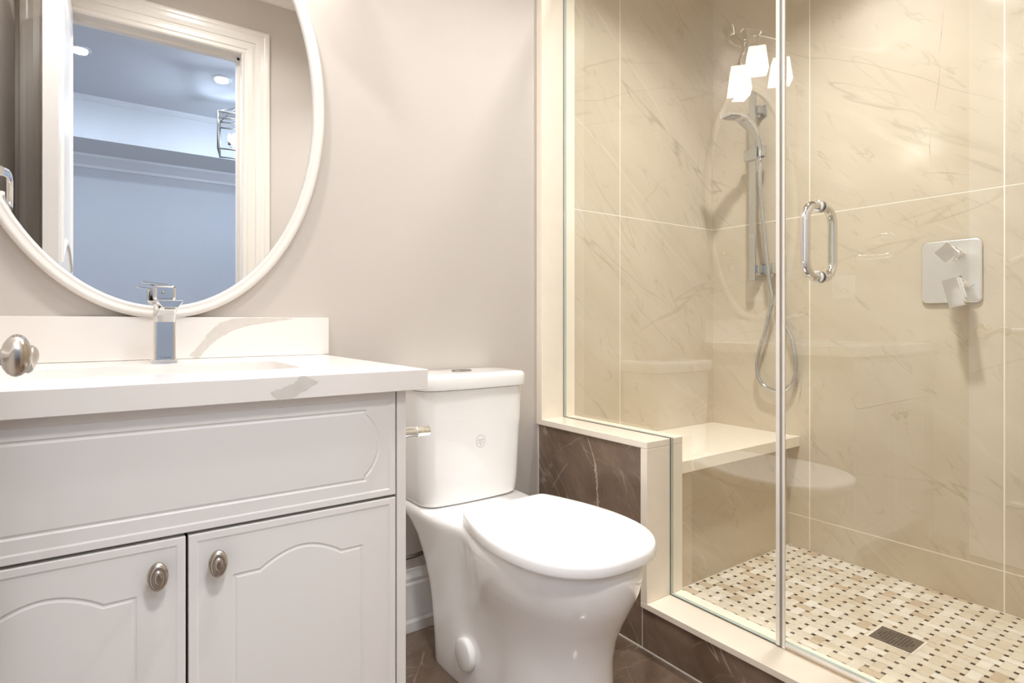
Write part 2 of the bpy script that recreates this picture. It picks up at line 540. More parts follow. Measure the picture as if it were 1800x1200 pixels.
me_o = obj('floor_shower', bm, ['mosaic0', 'mosaic1', 'mosaic2', 'mosaic3', 'dot', 'dot2', 'mosgrout'])
struct(me_o, 'beige basket-weave mosaic shower floor with dark brown dots', 'floor')

# low wall between toilet and shower
M['paleVein'] = plain('pale_stone_vein', (0.50, 0.42, 0.35), 0.15, var=0.35, scale=60)
bm = B()
fs = box(bm, XP, 1.508, 1.212, YW, 0, 0.617)
fs[5].material_index = 1
xi = XP - 0.0004
strip_inlay(bm, [(1.462, 0.612), (1.448, 0.59), (1.437, 0.565), (1.427, 0.545), (1.421, 0.525)], [0.001, 0.0022, 0.0018, 0.0024, 0.003], 3, lambda u, v: (xi, u, v), 2, 0.6)
strip_inlay(bm, [(1.421, 0.525), (1.417, 0.50), (1.4135, 0.48), (1.412, 0.455), (1.410, 0.42), (1.404, 0.38), (1.40, 0.33)], [0.003, 0.006, 0.004, 0.0028, 0.0035, 0.005, 0.002], 5, lambda u, v: (xi, u, v), 2, 0.7)
strip_inlay(bm, [(1.49, 0.585), (1.475, 0.565), (1.455, 0.54), (1.43, 0.515)], [0.0006, 0.0012, 0.0007, 0.0006], 6, lambda u, v: (xi, u, v), 2, 0.6)
strip_inlay(bm, [(1.56, 0.50), (1.59, 0.47), (1.62, 0.43), (1.65, 0.39)], [0.0005, 0.0013, 0.0010, 0.0006], 8, lambda u, v: (xi, u, v), 2, 0.6)
strip_inlay(bm, [(1.30, 0.53), (1.29, 0.50), (1.275, 0.46)], [0.0005, 0.001, 0.0004], 9, lambda u, v: (xi, u, v), 2, 0.6)
pony = struct(obj('wall_partition', bm, ['brown', 'beige', 'paleVein']), 'low dark brown marble wall between toilet and shower', 'wall')
bm = B(); box(bm, XP - 0.010, 1.518, 1.186, YW - 0.032, 0.6172, 0.638)
obj('cap', bm, 'cream', pony, bevel=0.0015)['label'] = 'cream stone cap'
bm = B(); box(bm, XP - 0.010, 1.518, 1.186, 1.2118, 0.1485, 0.6168)
obj('end_trim', bm, 'cream', pony, bevel=0.0015)['label'] = 'cream stone end strip'
bm = B(); box(bm, XP - 0.004, XP, 1.726, YW - 0.0003, 0, 0.617); box(bm, XP - 0.004, XP - 0.0002, 1.2125, 1.726, 0.0002, 0.0035)
obj('caulk', bm, 'caulk', pony)

bm = B(); box(bm, XP - 0.010, 1.517, YF, 1.2118, 0.130, 0.148)
cu = struct(obj('trim_1', bm, 'cream', bevel=0.0015), 'cream stone curb top under the shower door', 'curb')
bm = B(); box(bm, XP, 1.508, YF, 1.2118, 0.0, 0.1298)
obj('tile_face', bm, ['brown'], cu)['label'] = 'dark brown marble curb face'
bm = B(); box(bm, XP - 0.003, XP - 0.0002, YF, 1.2118, 0.0002, 0.0035); box(bm, XP - 0.0008, XP - 0.0001, 1.2112, 1.2138, 0.0035, 0.1298)
obj('caulk', bm, 'caulk', cu)

bm = B(); box(bm, XP - 0.010, 1.5152, YW - 0.032, YW - 0.0002, 0.6172, CEIL)
struct(obj('trim_2', bm, 'cream', bevel=0.0015), 'tall cream stone jamb strip at the shower entrance', 'trim')

# crown moulding on the door wall, baseboards
def profile_run(bm, prof, path, mi=0):
    """extrude a 2-D profile [(out, z)] along straight x run: path = (x0, x1, y, sign)"""
    x0, x1, y, s = path
    a = [bm.verts.new((x0, y + s * o, z)) for o, z in prof]
    b = [bm.verts.new((x1, y + s * o, z)) for o, z in prof]
    for i in range(len(a) - 1):
        f = bm.faces.new((a[i], a[i + 1], b[i + 1], b[i])); f.material_index = mi
    bm.faces.new(a); bm.faces.new(b[::-1])
bm = B()
profile_run(bm, [(0.0002, 2.735), (0.012, 2.735), (0.014, 2.748), (0.03, 2.765), (0.05, 2.785), (0.052, CEIL - 0.0002), (0.0002, CEIL - 0.0002)], (XL + 0.001, 1.51, YF, 1))
struct(obj('trim_3', bm, 'trim'), 'pale moulding where the doorway wall meets the ceiling', 'trim')
BASE = [(0.0002, 0.0003), (0.022, 0.0003), (0.022, 0.030), (0.017, 0.040), (0.016, 0.060), (0.016, 0.150), (0.013, 0.158), (0.014, 0.170), (0.008, 0.188), (0.006, 0.197), (0.0002, 0.197)]
bm = B(); profile_run(bm, BASE, (0.505, XP - 0.005, YW, -1))
struct(obj('baseboard_back', bm, 'doorpaint'), 'white moulded baseboard behind the toilet', 'baseboard')
bm = B(); profile_run(bm, BASE, (OX1 + 0.14, XP - 0.012, YF, 1))
struct(obj('baseboard_front', bm, 'doorpaint'), 'white moulded baseboard on the doorway wall', 'baseboard')

# door casing and jamb
bm = B()
prof = [(0.0, 0.010), (0.006, 0.016), (0.014, 0.012), (0.024, 0.012), (0.030, 0.017), (0.050, 0.015), (0.068, 0.011), (0.070, 0.015), (0.092, 0.018), (0.110, 0.017), (0.116, 0.020), (0.128, 0.020), (0.1375, 0.018), (0.1375, 0.0002)]
def mitre(bm, prof, flip=False):
    rows = []
    for (o, d) in prof:
        y = YF + d
        rows.append([bm.verts.new((OX0 - o, y, 0.0005)), bm.verts.new((OX0 - o, y, OZ + o)), bm.verts.new((OX1 + o, y, OZ + o)), bm.verts.new((OX1 + o, y, 0.0005))])
    for a, b in zip(rows, rows[1:]):
        for k in range(3):
            bm.faces.new((a[k], a[k + 1], b[k + 1], b[k]))
mitre(bm, [(0.0, 0.0002)] + prof)
cas = struct(obj('trim_4', bm, 'trim'), 'wide white moulded casing around the doorway', 'door frame')
bm = B()
for x0, x1 in ((OX0 - 0.02, OX0), (OX1, OX1 + 0.02)):
    box(bm, x0, x1, -0.004, YF + 0.0002, 0.0005, OZ)
box(bm, OX0 - 0.02, OX1 + 0.02, -0.004, YF + 0.0002, OZ, OZ + 0.02)
box(bm, OX1 - 0.012, OX1, 0.02, 0.062, 0.0005, OZ); box(bm, OX0, OX1, 0.02, 0.062, OZ - 0.012, OZ); box(bm, OX0, OX0 + 0.012, 0.02, 0.062, 0.0005, OZ)
obj('jamb', bm, 'trim', cas)

# open door leaf (hinged on the left jamb, opened into the bathroom)
def plate(bm, outer, rings, place, back, mi=0):
    """moulded flat panel. outer: ccw outline; rings: list of (outline, depth) going inwards; place(u, v, depth)->xyz;
    the side wall goes to depth 'back'"""
    loops = [[bm.verts.new(place(u, v, back)) for u, v in outer], [bm.verts.new(place(u, v, 0)) for u, v in outer]]
    ring_faces(bm, loops[0], loops[1], mi, True, False)
    f = bm.faces.new(loops[0][::-1]); f.material_index = mi
    cur, cur_o = loops[1], outer
    for (o, d) in rings:
        nv = [bm.verts.new(place(u, v, d)) for u, v in o]
        if len(o) == len(cur_o):
            ring_faces(bm, cur, nv, mi, True, False)
        else:
            tri = tessellate_polygon([[Vector((u, v, 0)) for u, v in cur_o], [Vector((u, v, 0)) for u, v in o][::-1]])
            allv = cur + nv[::-1]
            for t in tri:
                try:
                    f = bm.faces.new([allv[k] for k in t]); f.material_index = mi
                except ValueError:
                    pass
        cur, cur_o = nv, o
    tri = tessellate_polygon([[Vector((u, v, 0)) for u, v in cur_o]])
    for t in tri:
        try:
            f = bm.faces.new([cur[k] for k in t]); f.material_index = mi
        except ValueError:
            pass

def arch_top(x0, x1, z0, z1, rise, sh, n=18):
    """panel outline with shoulders and a cathedral arch at the top, ccw"""
    c = (x0 + x1) / 2; hw = (x1 - x0) / 2 - sh
    pts = [(x0, z0), (x1, z0), (x1, z1)]
    for k in range(n + 1):
        t = 1 - 2 * k / n
        s = math.cos(t * PI / 2)
        pts.append((c + hw * t, z1 + rise * s ** 0.9))
    pts.append((x0, z1))
    return pts

DW, DT, DH = 0.755, 0.045, OZ - 0.006
ang = math.radians(1.3)
HX, HY = OX0 + 0.003, YF + 0.004
def dplace(u, v, d):
    # u along the leaf from the hinge, v up, d depth inwards from the +x face
    x = DT - 0.0 - d; y = u
    return (HX + x * math.cos(ang) - y * math.sin(ang), HY + x * math.sin(ang) + y * math.cos(ang), v)
bm = B()
door_out = [(0, 0.008), (DW, 0.008), (DW, DH), (0, DH)]
plate(bm, door_out, [], dplace, DT)
def sunk(bm, o):
    # raised moulding loop around a panel on the room side
    loops = []
    for off, d in ((0, 0.0), (0.004, -0.007), (0.016, -0.008), (0.024, -0.002), (0.030, 0.0)):
        loops.append([bm.verts.new(dplace(u, v, d)) for u, v in (offset_poly(o, off) if off else o)])
    for a, b in zip(loops, loops[1:]): ring_faces(bm, a, b, 0, True, False)
sunk(bm, arch_top(0.12, DW - 0.12, 0.25, 0.98, 0.10, 0.06))
up = [(0.12, 1.20), (0.30, 1.13), (DW / 2, 1.20), (DW - 0.30, 1.13), (DW - 0.12, 1.20), (DW - 0.12, DH - 0.14), (0.12, DH - 0.14)]
lowc = [(0.12, 1.22)] + [(0.12 + (DW - 0.24) * k / 16, 1.22 + 0.09 * math.sin(PI * k / 16)) for k in range(1, 16)] + [(DW - 0.12, 1.22)]
sunk(bm, lowc + [(DW - 0.12, DH - 0.14), (0.12, DH - 0.14)])
door = struct(obj('door_1', bm, 'doorpaint', bevel=0.0015), 'white panelled door standing open against the left wall', 'door')
# lever handle near the free edge
bm = B()
ly, lz = 0.705, 0.963
base = Vector(dplace(ly, lz, 0.0))
ax = Vector((math.cos(ang), math.sin(ang), 0))
lathe(bm, [(0.001, 0.0), (0.032, 0.0), (0.032, 0.005), (0.028, 0.010), (0.014, 0.012)], base, ax)
obj('rosette', bm, 'nickel', door, smooth=True)
bm = B()
tip = base + ax * 0.052
tube(bm, [base + ax * 0.008, base + ax * 0.03, base + ax * 0.056], [0.0105, 0.0085, 0.010], 18)
pts = catmull([tip + Vector((0.0, 0.012, 0.000)), tip + Vector((0.002, -0.004, 0.001)), tip + Vector((0.001, -0.030, -0.007)),
               tip + Vector((-0.001, -0.055, 0.004)), tip + Vector((-0.003, -0.078, 0.009)), tip + Vector((-0.003, -0.094, 0.004)), tip + Vector((-0.003, -0.106, 0.002))], 12)
n = len(pts)
rad = []
for i in range(n):
    t = i / (n - 1)
    k = min(1, max(0, (t - 0.50) / 0.30)); k = k * k * (3 - 2 * k)
    r = 0.0125 - 0.0035 * math.sin(PI * min(1, t / 0.7)) + 0.0070 * k
    if t > 0.80: r *= math.sqrt(max(0.02, 1 - ((t - 0.80) / 0.203) ** 2))
    if i < 4: r *= math.sqrt(max(0.05, 1 - ((4 - i) / 4.2) ** 2))
    rad.append(r)
tube(bm, pts, rad, 20, flat=(1.02, 0.62))
lev = obj('lever_handle', bm, 'nickel', door, smooth=True)
lev['label'] = 'curved brushed nickel lever handle'
for hz in (0.25, 1.25, 2.2):
    bm = B(); lathe(bm, [(0.0065, -0.045), (0.0065, 0.045)], (HX - 0.006, HY - 0.004, hz), (0, 0, 1), 14)
    obj('hinge', bm, 'nickel', door)

# ================================================================== HALL behind the doorway (seen in the mirror)
HYF = -0.005
bm = B()
box(bm, -2.2, OX0 - 0.02, HYF - 0.02, HYF, 0, CEIL); box(bm, OX1 + 0.02, 3.2, HYF - 0.02, HYF, 0, CEIL); box(bm, OX0 - 0.02, OX1 + 0.02, HYF - 0.02, HYF, OZ + 0.02, CEIL)
struct(obj('wall_hall_near', bm, 'hallpaint'), 'hall side of the doorway wall', 'wall')
bm = B(); box(bm, -2.2, 3.2, -2.94, -2.82, 0, CEIL)
struct(obj('wall_hall_far', bm, 'hallpaint'), 'blue grey hall wall seen through the doorway in the mirror', 'wall')
bm = B(); box(bm, -2.32, -2.2, -2.94, HYF, 0, CEIL)
struct(obj('wall_hall_left', bm, 'hallpaint'), 'hall end wall beyond the open door', 'wall')
bm = B(); box(bm, 3.2, 3.32, -2.94, HYF, 0, CEIL)
struct(obj('wall_hall_right', bm, 'hallpaint'), 'hall end wall beyond the lantern', 'wall')
bm = B(); box(bm, -2.2, 3.2, -2.94, HYF - 0.001, CEIL, CEIL + 0.1)
struct(obj('ceiling_hall', bm, 'hallpaint'), 'bluish hall ceiling with two bright spots', 'ceiling')
bm = B(); box(bm, -2.2, 3.2, -2.94, HYF - 0.001, -0.05, 0.0)
struct(obj('floor_hall', bm, 'wood'), 'dark hall floor outside the doorway', 'floor')
bm = B(); box(bm, -2.2, 3.2, -2.82, -2.24, 2.464, CEIL)
struct(obj('trim_5', bm, 'halltrim'), 'white boxed bulkhead across the hall, seen in the mirror', 'bulkhead')
bm = B()
profile_run(bm, [(0.0, 2.355), (0.012, 2.355), (0.016, 2.38), (0.05, 2.42), (0.075, 2.445), (0.08, 2.4635), (0.0, 2.4635)], (-2.2, 3.2, -2.8198, 1))
struct(obj('trim_6', bm, 'halltrim'), 'pale crown moulding under the hall bulkhead', 'trim')
bm = B()
profile_run(bm, [(0.0, 2.76), (0.01, 2.76), (0.03, 2.785), (0.032, CEIL - 0.0003), (0.0, CEIL - 0.0003)], (-2.2, 3.2, -2.2398, 1))
struct(obj('trim_7', bm, 'halltrim'), 'thin moulding along the top of the hall bulkhead', 'trim')

def downlight(loc, ring_mat, disc_mat, label, group=None, r=0.05):
    t = thing('recessed_light', label, 'ceiling light', loc, group)
    x, y, z = loc
    bm = B(); lathe(bm, [(r * 1.5, 0.0), (r * 1.5, -0.004), (r * 1.15, -0.010), (r, -0.006), (r, 0.0)], (x, y, z), (0, 0, 1), 32, caps=False)
    obj('trim_ring', bm, ring_mat, t, smooth=True)
    bm = B(); lathe(bm, [(r * 0.99, -0.002), (r * 0.99, -0.004)], (x, y, z), (0, 0, 1), 32)
    obj('lens', bm, disc_mat, t)
    return t
downlight((HALLSPOT[0][0], HALLSPOT[0][1], CEIL - 0.0005), 'halltrim', 'coolspot', 'recessed hall spot in the mirror, the one close beside the open door', 'recessed hall spots', 0.045)
downlight((HALLSPOT[1][0], HALLSPOT[1][1], CEIL - 0.0005), 'halltrim', 'coolspot', 'recessed hall spot in the mirror, the one above the lantern', 'recessed hall spots', 0.045)

downlight((0.27, -0.36, CEIL - 0.0005), 'halltrim', 'spot', 'added wide round fill light, unseen on the hall ceiling outside the bathroom doorway', None, 0.14)  # fixture made up to go with the added doorway lamp
downlight((-0.08, 1.22, CEIL - 0.0005), 'trim', 'spot', 'added round recessed fill light, unseen above the left end of the vanity', 'recessed bathroom ceiling lights')  # fixture made up for the added lamp above the vanity
# lantern pendant in the hall
LX, LY = 0.865, -1.42
t = thing('lantern_pendant', 'square chrome cage lantern hanging in the hall, half hidden by the casing in the mirror', 'pendant light', (LX, LY, 2.29))
def lrot(x, y, z, a=math.radians(12)):
    return (LX + x * math.cos(a) - y * math.sin(a), LY + x * math.sin(a) + y * math.cos(a), z)
hw = 0.125
cor = [(-hw, -hw), (hw, -hw), (hw, hw), (-hw, hw)]
bm = B()
for z in (2.30, 2.53, 2.575):
    for k in range(4):
        a, b = cor[k], cor[(k + 1) % 4]
        tube(bm, [lrot(a[0], a[1], z), lrot(b[0], b[1], z)], 0.006, 6)
for c in cor: tube(bm, [lrot(c[0], c[1], 2.295), lrot(c[0], c[1], 2.58)], 0.006, 6)
for c in cor: tube(bm, [lrot(c[0], c[1], 2.575), lrot(0, 0, 2.66)], 0.004, 6)
for k in range(4):
    a, b = cor[k], cor[(k + 1) % 4]
    for q in range(1, 24):
        s = q / 24
        x = a[0] + (b[0] - a[0]) * s; y = a[1] + (b[1] - a[1]) * s
        tube(bm, [lrot(x, y, 2.533), lrot(x, y, 2.572)], 0.0022, 5, caps=False)
obj('cage', bm, 'steel', t)
bm = B(); tube(bm, [lrot(0, 0, 2.655), lrot(0, 0, CEIL - 0.001)], 0.004, 8)
obj('rod', bm, 'steel', t)
bm = B(); tube(bm, [lrot(0, 0, 2.34), lrot(0, 0, 2.66)], 0.005, 8)
for k in range(3):
    a = 2 * PI * k / 3 + 2.6
    tube(bm, catmull([lrot(0, 0, 2.345), lrot(0.03 * math.cos(a), 0.03 * math.sin(a), 2.335), lrot(0.06 * math.cos(a), 0.06 * math.sin(a), 2.36)], 5), 0.004, 6)
    tube(bm, [lrot(0.06 * math.cos(a), 0.06 * math.sin(a), 2.36), lrot(0.06 * math.cos(a), 0.06 * math.sin(a), 2.385)], 0.011, 10)
obj('candle_arms', bm, 'steel', t)
for k in range(3):
    a = 2 * PI * k / 3 + 2.6
    bm = B(); lathe(bm, [(0.004, 0), (0.010, 0.006), (0.013, 0.022), (0.009, 0.042), (0.002, 0.06)], lrot(0.06 * math.cos(a), 0.06 * math.sin(a), 2.386), (0, 0, 1), 14)
    obj('bulb', bm, 'coolbulb', t, smooth=True)

# bathroom and shower recessed lights
downlight((0.40, 0.64, CEIL - 0.0005), 'trim', 'spot', 'round recessed ceiling light over the bathroom floor near the vanity', 'recessed bathroom ceiling lights')
downlight((0.97, 0.98, CEIL - 0.0005), 'trim', 'spot', 'round recessed ceiling light between toilet and doorway', 'recessed bathroom ceiling lights')
downlight((1.66, 0.86, CEIL - 0.0005), 'trim', 'spot', 'round recessed ceiling light over the shower', 'recessed bathroom ceiling lights')

# ================================================================== VANITY
YD = 1.065           # front of the doors
VX0, VX1 = -0.268, 0.500
t = thing('vanity_cabinet', 'pale grey vanity cabinet with arched doors under the white counter', 'cabinet', (0.115, 1.38, 0))
VZ0, VZ1 = 0.10, 0.8665
bm = B()
box(bm, VX0 + 0.0202, VX1 - 0.0202, YD + 0.022, YD + 0.036, VZ0 + 0.0005, VZ1 - 0.002)
box(bm, VX0 + 0.0202, VX1 - 0.0202, YD + 0.0365, YW - 0.014, VZ0 + 0.0005, VZ0 + 0.016)
box(bm, VX0 + 0.0202, VX1 - 0.0202, YW - 0.0135, YW - 0.0006, VZ0 + 0.0005, VZ1 - 0.002)
obj('carcass', bm, 'dark', t)['label'] = 'dark shadow gaps behind the fronts'
bm = B(); box(bm, VX0 + 0.018, VX1 - 0.02, YD + 0.07, YD + 0.085, 0.0005, VZ0 - 0.0005)
obj('toe_kick', bm, 'vanity', t)
for x0, x1 in ((VX1 - 0.0195, VX1), (VX0, VX0 + 0.0195)):
    bm = B(); box(bm, x0, x1, YD, YW - 0.0005, 0.0005, VZ1)
    obj('side_panel', bm, 'vanity', t, bevel=0.0012)
bm = B(); box(bm, XL + 0.0005, VX0 - 0.0005, YD, YD + 0.02, 0.0005, VZ1)
obj('filler_strip', bm, 'vanity', t, bevel=0.001)
def front(u, v, d):
    return (u, YD + d, v)
GX = 0.1155
ZD1, ZA0 = 0.6555, 0.6610
XR, XLd = VX1 - 0.0225, VX0 + 0.0225
def bead(o, bi=0.0115):
    return [(offset_poly(o, 0.0025), -0.0), (offset_poly(o, bi), 0.0), (offset_poly(o, bi + 0.003), 0.0011)]
def panel_rings(p, base=0.0011):
    return [(p, base), (offset_poly(p, 0.0035), base + 0.0019), (offset_poly(p, 0.0075), base + 0.0003)]
# drawer front (false front) with round-ended panel
def sidearch(x0, x1, z0, z1, bulge, sh, n=14):
    zc = (z0 + z1) / 2; hh = (z1 - z0) / 2 - sh
    pts = [(x0, z0), (x1, z0)]
    for k in range(n + 1):
        s = -1 + 2 * k / n
        pts.append((x1 + bulge * math.cos(s * PI / 2) ** 0.8 if abs(s) < 0.999 else x1, zc + hh * s))
    pts += [(x1, z1), (x0, z1)]
    for k in range(n + 1):
        s = 1 - 2 * k / n
        pts.append((x0 - bulge * math.cos(s * PI / 2) ** 0.8 if abs(s) < 0.999 else x0, zc + hh * s))
    return pts
bm = B()
o = [(XLd, ZA0), (XR, ZA0), (XR, VZ1 - 0.0015), (XLd, VZ1 - 0.0015)]
plate(bm, o, bead(o) + panel_rings(sidearch(XLd + (XR - 0.419), 0.419, 0.695, 0.834, 0.028, 0.009)), front, 0.02)
obj('drawer_front', bm, 'vanity', t, bevel=0.0012)
def knob(bm, x, z):
    def el(rx, rz, y): return [(x + rx * math.cos(a), y, z + rz * math.sin(a)) for a in [2 * PI * k / 28 for k in range(28)]]
    loft(bm, [el(.006, .006, YD + .0005), el(.0055, .0055, YD - .012), el(.0115, .018, YD - .0145), el(.0142, .0225, YD - .0175), el(.0146, .023, YD - .020), el(.0138, .0215, YD - .0228),
              el(.0115, .0185, YD - .0255), el(.0085, .0155, YD - .0270), el(.0072, .0135, YD - .0262), el(.0062, .0115, YD - .0262), el(.0058, .0108, YD - .0278), el(.003, .006, YD - .0284)])
for side in (1, -1):
    x0, x1 = (GX + 0.0020, XR) if side > 0 else (XLd, GX - 0.0020)
    o = [(x0, VZ0), (x1, VZ0), (x1, ZD1), (x0, ZD1)]
    bm = B()
    ps = arch_top(x0 + 0.0655, x1 - 0.0655, VZ0 + 0.065, 0.5765, 0.0265, 0.0425)
    plate(bm, o, bead(o) + panel_rings(ps), front, 0.02)
    d = obj('door', bm, 'vanity', t, bevel=0.0012)
    bm = B(); knob(bm, GX + 0.042 * side, 0.607)
    obj('knob', bm, 'nickel', d, smooth=True)['label'] = 'oval brushed nickel knob'

# counter with sink cut-out
CX0, CX1, CY0, CZ0, CZ1 = XL + 0.0006, 0.539, 1.045, 0.8668, 0.907
t = thing('countertop', 'white quartz countertop with grey veins and low backsplash on the vanity', 'countertop', (0.12, 1.39, CZ0))
SX0, SX1, SY0, SY1 = -0.133, 0.348, 1.226, 1.505
hole = rrect(SX0, SX1, SY0, SY1, 0.045, 8)
bm = B()
outer = [(CX0, CY0), (CX1, CY0), (CX1, YW - 0.0006), (CX0, YW - 0.0006)]
for z, s in ((CZ1, 1), (CZ0, -1)):
    A = [bm.verts.new((x, y, z)) for x, y in outer]; H = [bm.verts.new((x, y, z)) for x, y in hole]
    tri = tessellate_polygon([[Vector((x, y, 0)) for x, y in outer], [Vector((x, y, 0)) for x, y in hole][::-1]])
    al = A + H[::-1]
    for q in tri:
        bm.faces.new([al[k] for k in q])
    if s == 1: A1, H1 = A, H
ring_faces(bm, A, A1, 0, True, False); ring_faces(bm, H, H1, 0, True, False)
yi = CY0 - 0.0004
strip_inlay(bm, [(0.245, 0.8672), (0.264, 0.877), (0.283, 0.886), (0.297, 0.897), (0.307, 0.9068)], [0.016, 0.012, 0.010, 0.014, 0.017], 21, lambda u, v: (u, yi, v), 1, 0.10, (0.2, 0.4, CZ0 + 0.0002, CZ1 - 0.0004))
slab = obj('slab', bm, ['quartz', 'qvein'], t, bevel=0.0012)
bm = B()
SZ = 1.0155
box(bm, CX0, 0.554, 1.7105, YW - 0.0004, CZ1 + 0.0006, SZ, 0)
yi2 = 1.7101
strip_inlay(bm, [(0.198, 0.9078), (0.213, 0.925), (0.228, 0.944), (0.248, 0.968), (0.275, 0.988), (0.31, 1.000), (0.36, 1.0065), (0.41, 1.0105), (0.45, 1.0135)],
            [0.011, 0.010, 0.010, 0.014, 0.017, 0.013, 0.008, 0.004, 0.0012], 33, lambda u, v: (u, yi2, v), 1, 0.12, (0.1, 0.55, CZ1 + 0.001, SZ - 0.0008))
obj('backsplash', bm, ['quartz', 'qvein'], t, bevel=0.001)
# undermount basin
t = thing('sink_basin', 'white rectangular undermount basin set into the countertop', 'sink', (0.11, 1.365, 0.72))
bm = B()
rings = []
for z, ins, r in ((CZ0 - 0.0005, -0.010, 0.05), (CZ0 - 0.0005, 0.0, 0.045), (0.85, 0.003, 0.045), (0.78, 0.012, 0.05), (0.745, 0.03, 0.06), (0.735, 0.06, 0.06), (0.732, 0.11, 0.02)):
    rings.append([(x, y, z) for x, y in rrect(SX0 + ins, SX1 - ins, SY0 + ins, SY1 - ins, r, 8)])
loft(bm, rings, False, True)
rings2 = [[(x, y, z) for x, y in rrect(SX0 + i, SX1 - i, SY0 + i, SY1 - i, 0.05, 8)] for z, i in ((CZ0 - 0.0005, -0.010), (0.80, -0.008), (0.73, 0.02), (0.72, 0.08))]
loft(bm, rings2, False, True)
obj('basin', bm, 'ceramic', t, smooth=True)
bm = B(); lathe(bm, [(0.001, 0.003), (0.018, 0.003), (0.022, 0.0015), (0.022, 0.0)], (0.11, 1.365, 0.7322), (0, 0, 1), 24)
obj('drain', bm, 'chrome', t, smooth=True)

# faucet
FX, FY = 0.126, 1.605
t = thing('basin_faucet', 'square chrome single lever faucet behind the basin', 'faucet', (FX, FY, CZ1))
bm = B()
def sq(hx, y0, y1, z, r=0.006): return [(x, y, z) for x, y in rrect(FX - hx, FX + hx, y0, y1, r, 4)]
loft(bm, [sq(.0265, FY - .027, FY + .027, CZ1 + .0003), sq(.0265, FY - .027, FY + .027, CZ1 + .004), sq(.0245, FY - .025, FY + .025, CZ1 + .006)], smooth=False)
obj('base', bm, 'chromepull', t)
bm = B()
loft(bm, [sq(.0235, FY - .024, FY + .024, CZ1 + .0055), sq(.0230, FY - .0235, FY + .024, CZ1 + .02), sq(.0228, FY - .0225, FY + .024, CZ1 + .10), sq(.0230, FY - .024, FY + .024, 1.030), sq(.0228, FY - .022, FY + .023, 1.042), sq(.019, FY - .018, FY + .02, 1.046)], smooth=False)
# recessed mirror-like front face
obj('body', bm, 'chromepull', t, bevel=0.0012)
bm = B()
def sec(y, hw, z0, z1, k):  # trapezoid spout section
    return [(FX - hw * k, y, z0), (FX + hw * k, y, z0), (FX + hw, y, z1 - .003), (FX + hw, y, z1), (FX - hw, y, z1), (FX - hw, y, z1 - .003)]
loft(bm, [sec(FY - .018, .0222, 1.000, 1.043, .92), sec(FY - .05, .0225, 1.018, 1.045, .85), sec(FY - .10, .0232, 1.029, 1.0475, .75), sec(FY - .150, .0245, 1.0335, 1.050, .62)], smooth=False)
obj('spout', bm, 'chromepull', t, bevel=0.001)
bm = B(); lathe(bm, [(0.001, -0.004), (0.010, -0.004), (0.011, 0.0)], (FX, FY - .136, 1.034), (0, 0, 1), 20)
obj('aerator', bm, 'steel', t)
bm = B()
lathe(bm, [(0.0165, 0), (0.0165, 0.008)], (FX, FY + 0.002, 1.046), (0, 0, 1), 24)
obj('collar', bm, 'chromepull', t, smooth=False)
bm = B()
loft(bm, [sq(.021, FY - .021, FY + .023, 1.054), sq(.0225, FY - .0225, FY + .0245, 1.060), sq(.0225, FY - .0225, FY + .0245, 1.084), sq(.021, FY - .021, FY + .023, 1.088)], smooth=False)
hd = obj('handle_block', bm, 'chromepull', t, bevel=0.001)
bm = B()
v = [(FX - .046, FY - .016, 1.0925), (FX + .006, FY - .020, 1.087), (FX + .006, FY + .020, 1.087), (FX - .046, FY + .016, 1.0925)]
loft(bm, [v, [(x, y, z + .0055) for x, y, z in v]], smooth=False)
obj('lever', bm, 'chromepull', hd, bevel=0.001)
bm = B(); lathe(bm, [(0.0035, 0), (0.0035, 0.001), (0.001, 0.0015)], (FX - 0.004, FY - .0223, 1.071), (0, -1, 0), 14)
obj('set_screw', bm, 'steel', hd)
def lettering(txt, size, loc, rot, mat, parent, name='lettering'):
    c = bpy.data.curves.new(name, 'FONT')
    c.body = txt; c.size = size; c.extrude = 0.0001; c.align_x = 'CENTER'; c.align_y = 'CENTER'
    c.materials.append(M[mat])
    tmp = bpy.data.objects.new(name, c); COL.objects.link(tmp)
    me = bpy.data.meshes.new_from_object(tmp.evaluated_get(bpy.context.evaluated_depsgraph_get()))
    me.materials.clear(); me.materials.append(M[mat])
    bpy.data.objects.remove(tmp)
    o = bpy.data.objects.new(name, me); COL.objects.link(o)
    off = Vector((0, 0, 0)); p = parent
    while p is not None:
        off += p.location; p = p.parent
    o.parent = parent
    o.location = Vector(loc) - off; o.rotation_euler = rot
    return o
lettering('Yoobel', 0.0085, (FX, FY - .0241, CZ1 + .0125), (PI / 2, 0, 0), 'ink', t)

# oval mirror
MXc, MZc, MA, MBv = 0.130, 1.623, 0.412, 0.612
t = thing('wall_mirror', 'large oval mirror in a white frame above the vanity', 'mirror', (MXc, YW, MZc))
def ov(ins, y, n=120): return [(MXc + (MA - ins) * math.cos(2 * PI * k / n), y, MZc + (MBv - ins) * math.sin(2 * PI * k / n)) for k in range(n)]
bm = B()
loft(bm, [ov(0.004, YW - 0.0004), ov(0.0, YW - 0.004), ov(0.0, YW - 0.018), ov(0.003, YW - 0.023), ov(0.008, YW - 0.025), ov(0.015, YW - 0.0235), ov(0.020, YW - 0.0195), ov(0.024, YW - 0.0205), ov(0.029, YW - 0.0195), ov(0.032, YW - 0.0135), ov(0.032, YW - 0.009)], False, False)
obj('frame', bm, 'trim', t, smooth=True)['label'] = 'white moulded oval frame'
bm = B()
a = [bm.verts.new(p) for p in ov(0.0315, YW - 0.0095)]; bm.faces.new(a)
b = [bm.verts.new(p) for p in ov(0.0315, YW - 0.0015)]; bm.faces.new(b[::-1]); ring_faces(bm, a, b, 0, True, False)
obj('mirror_glass', bm, 'mirror', t)

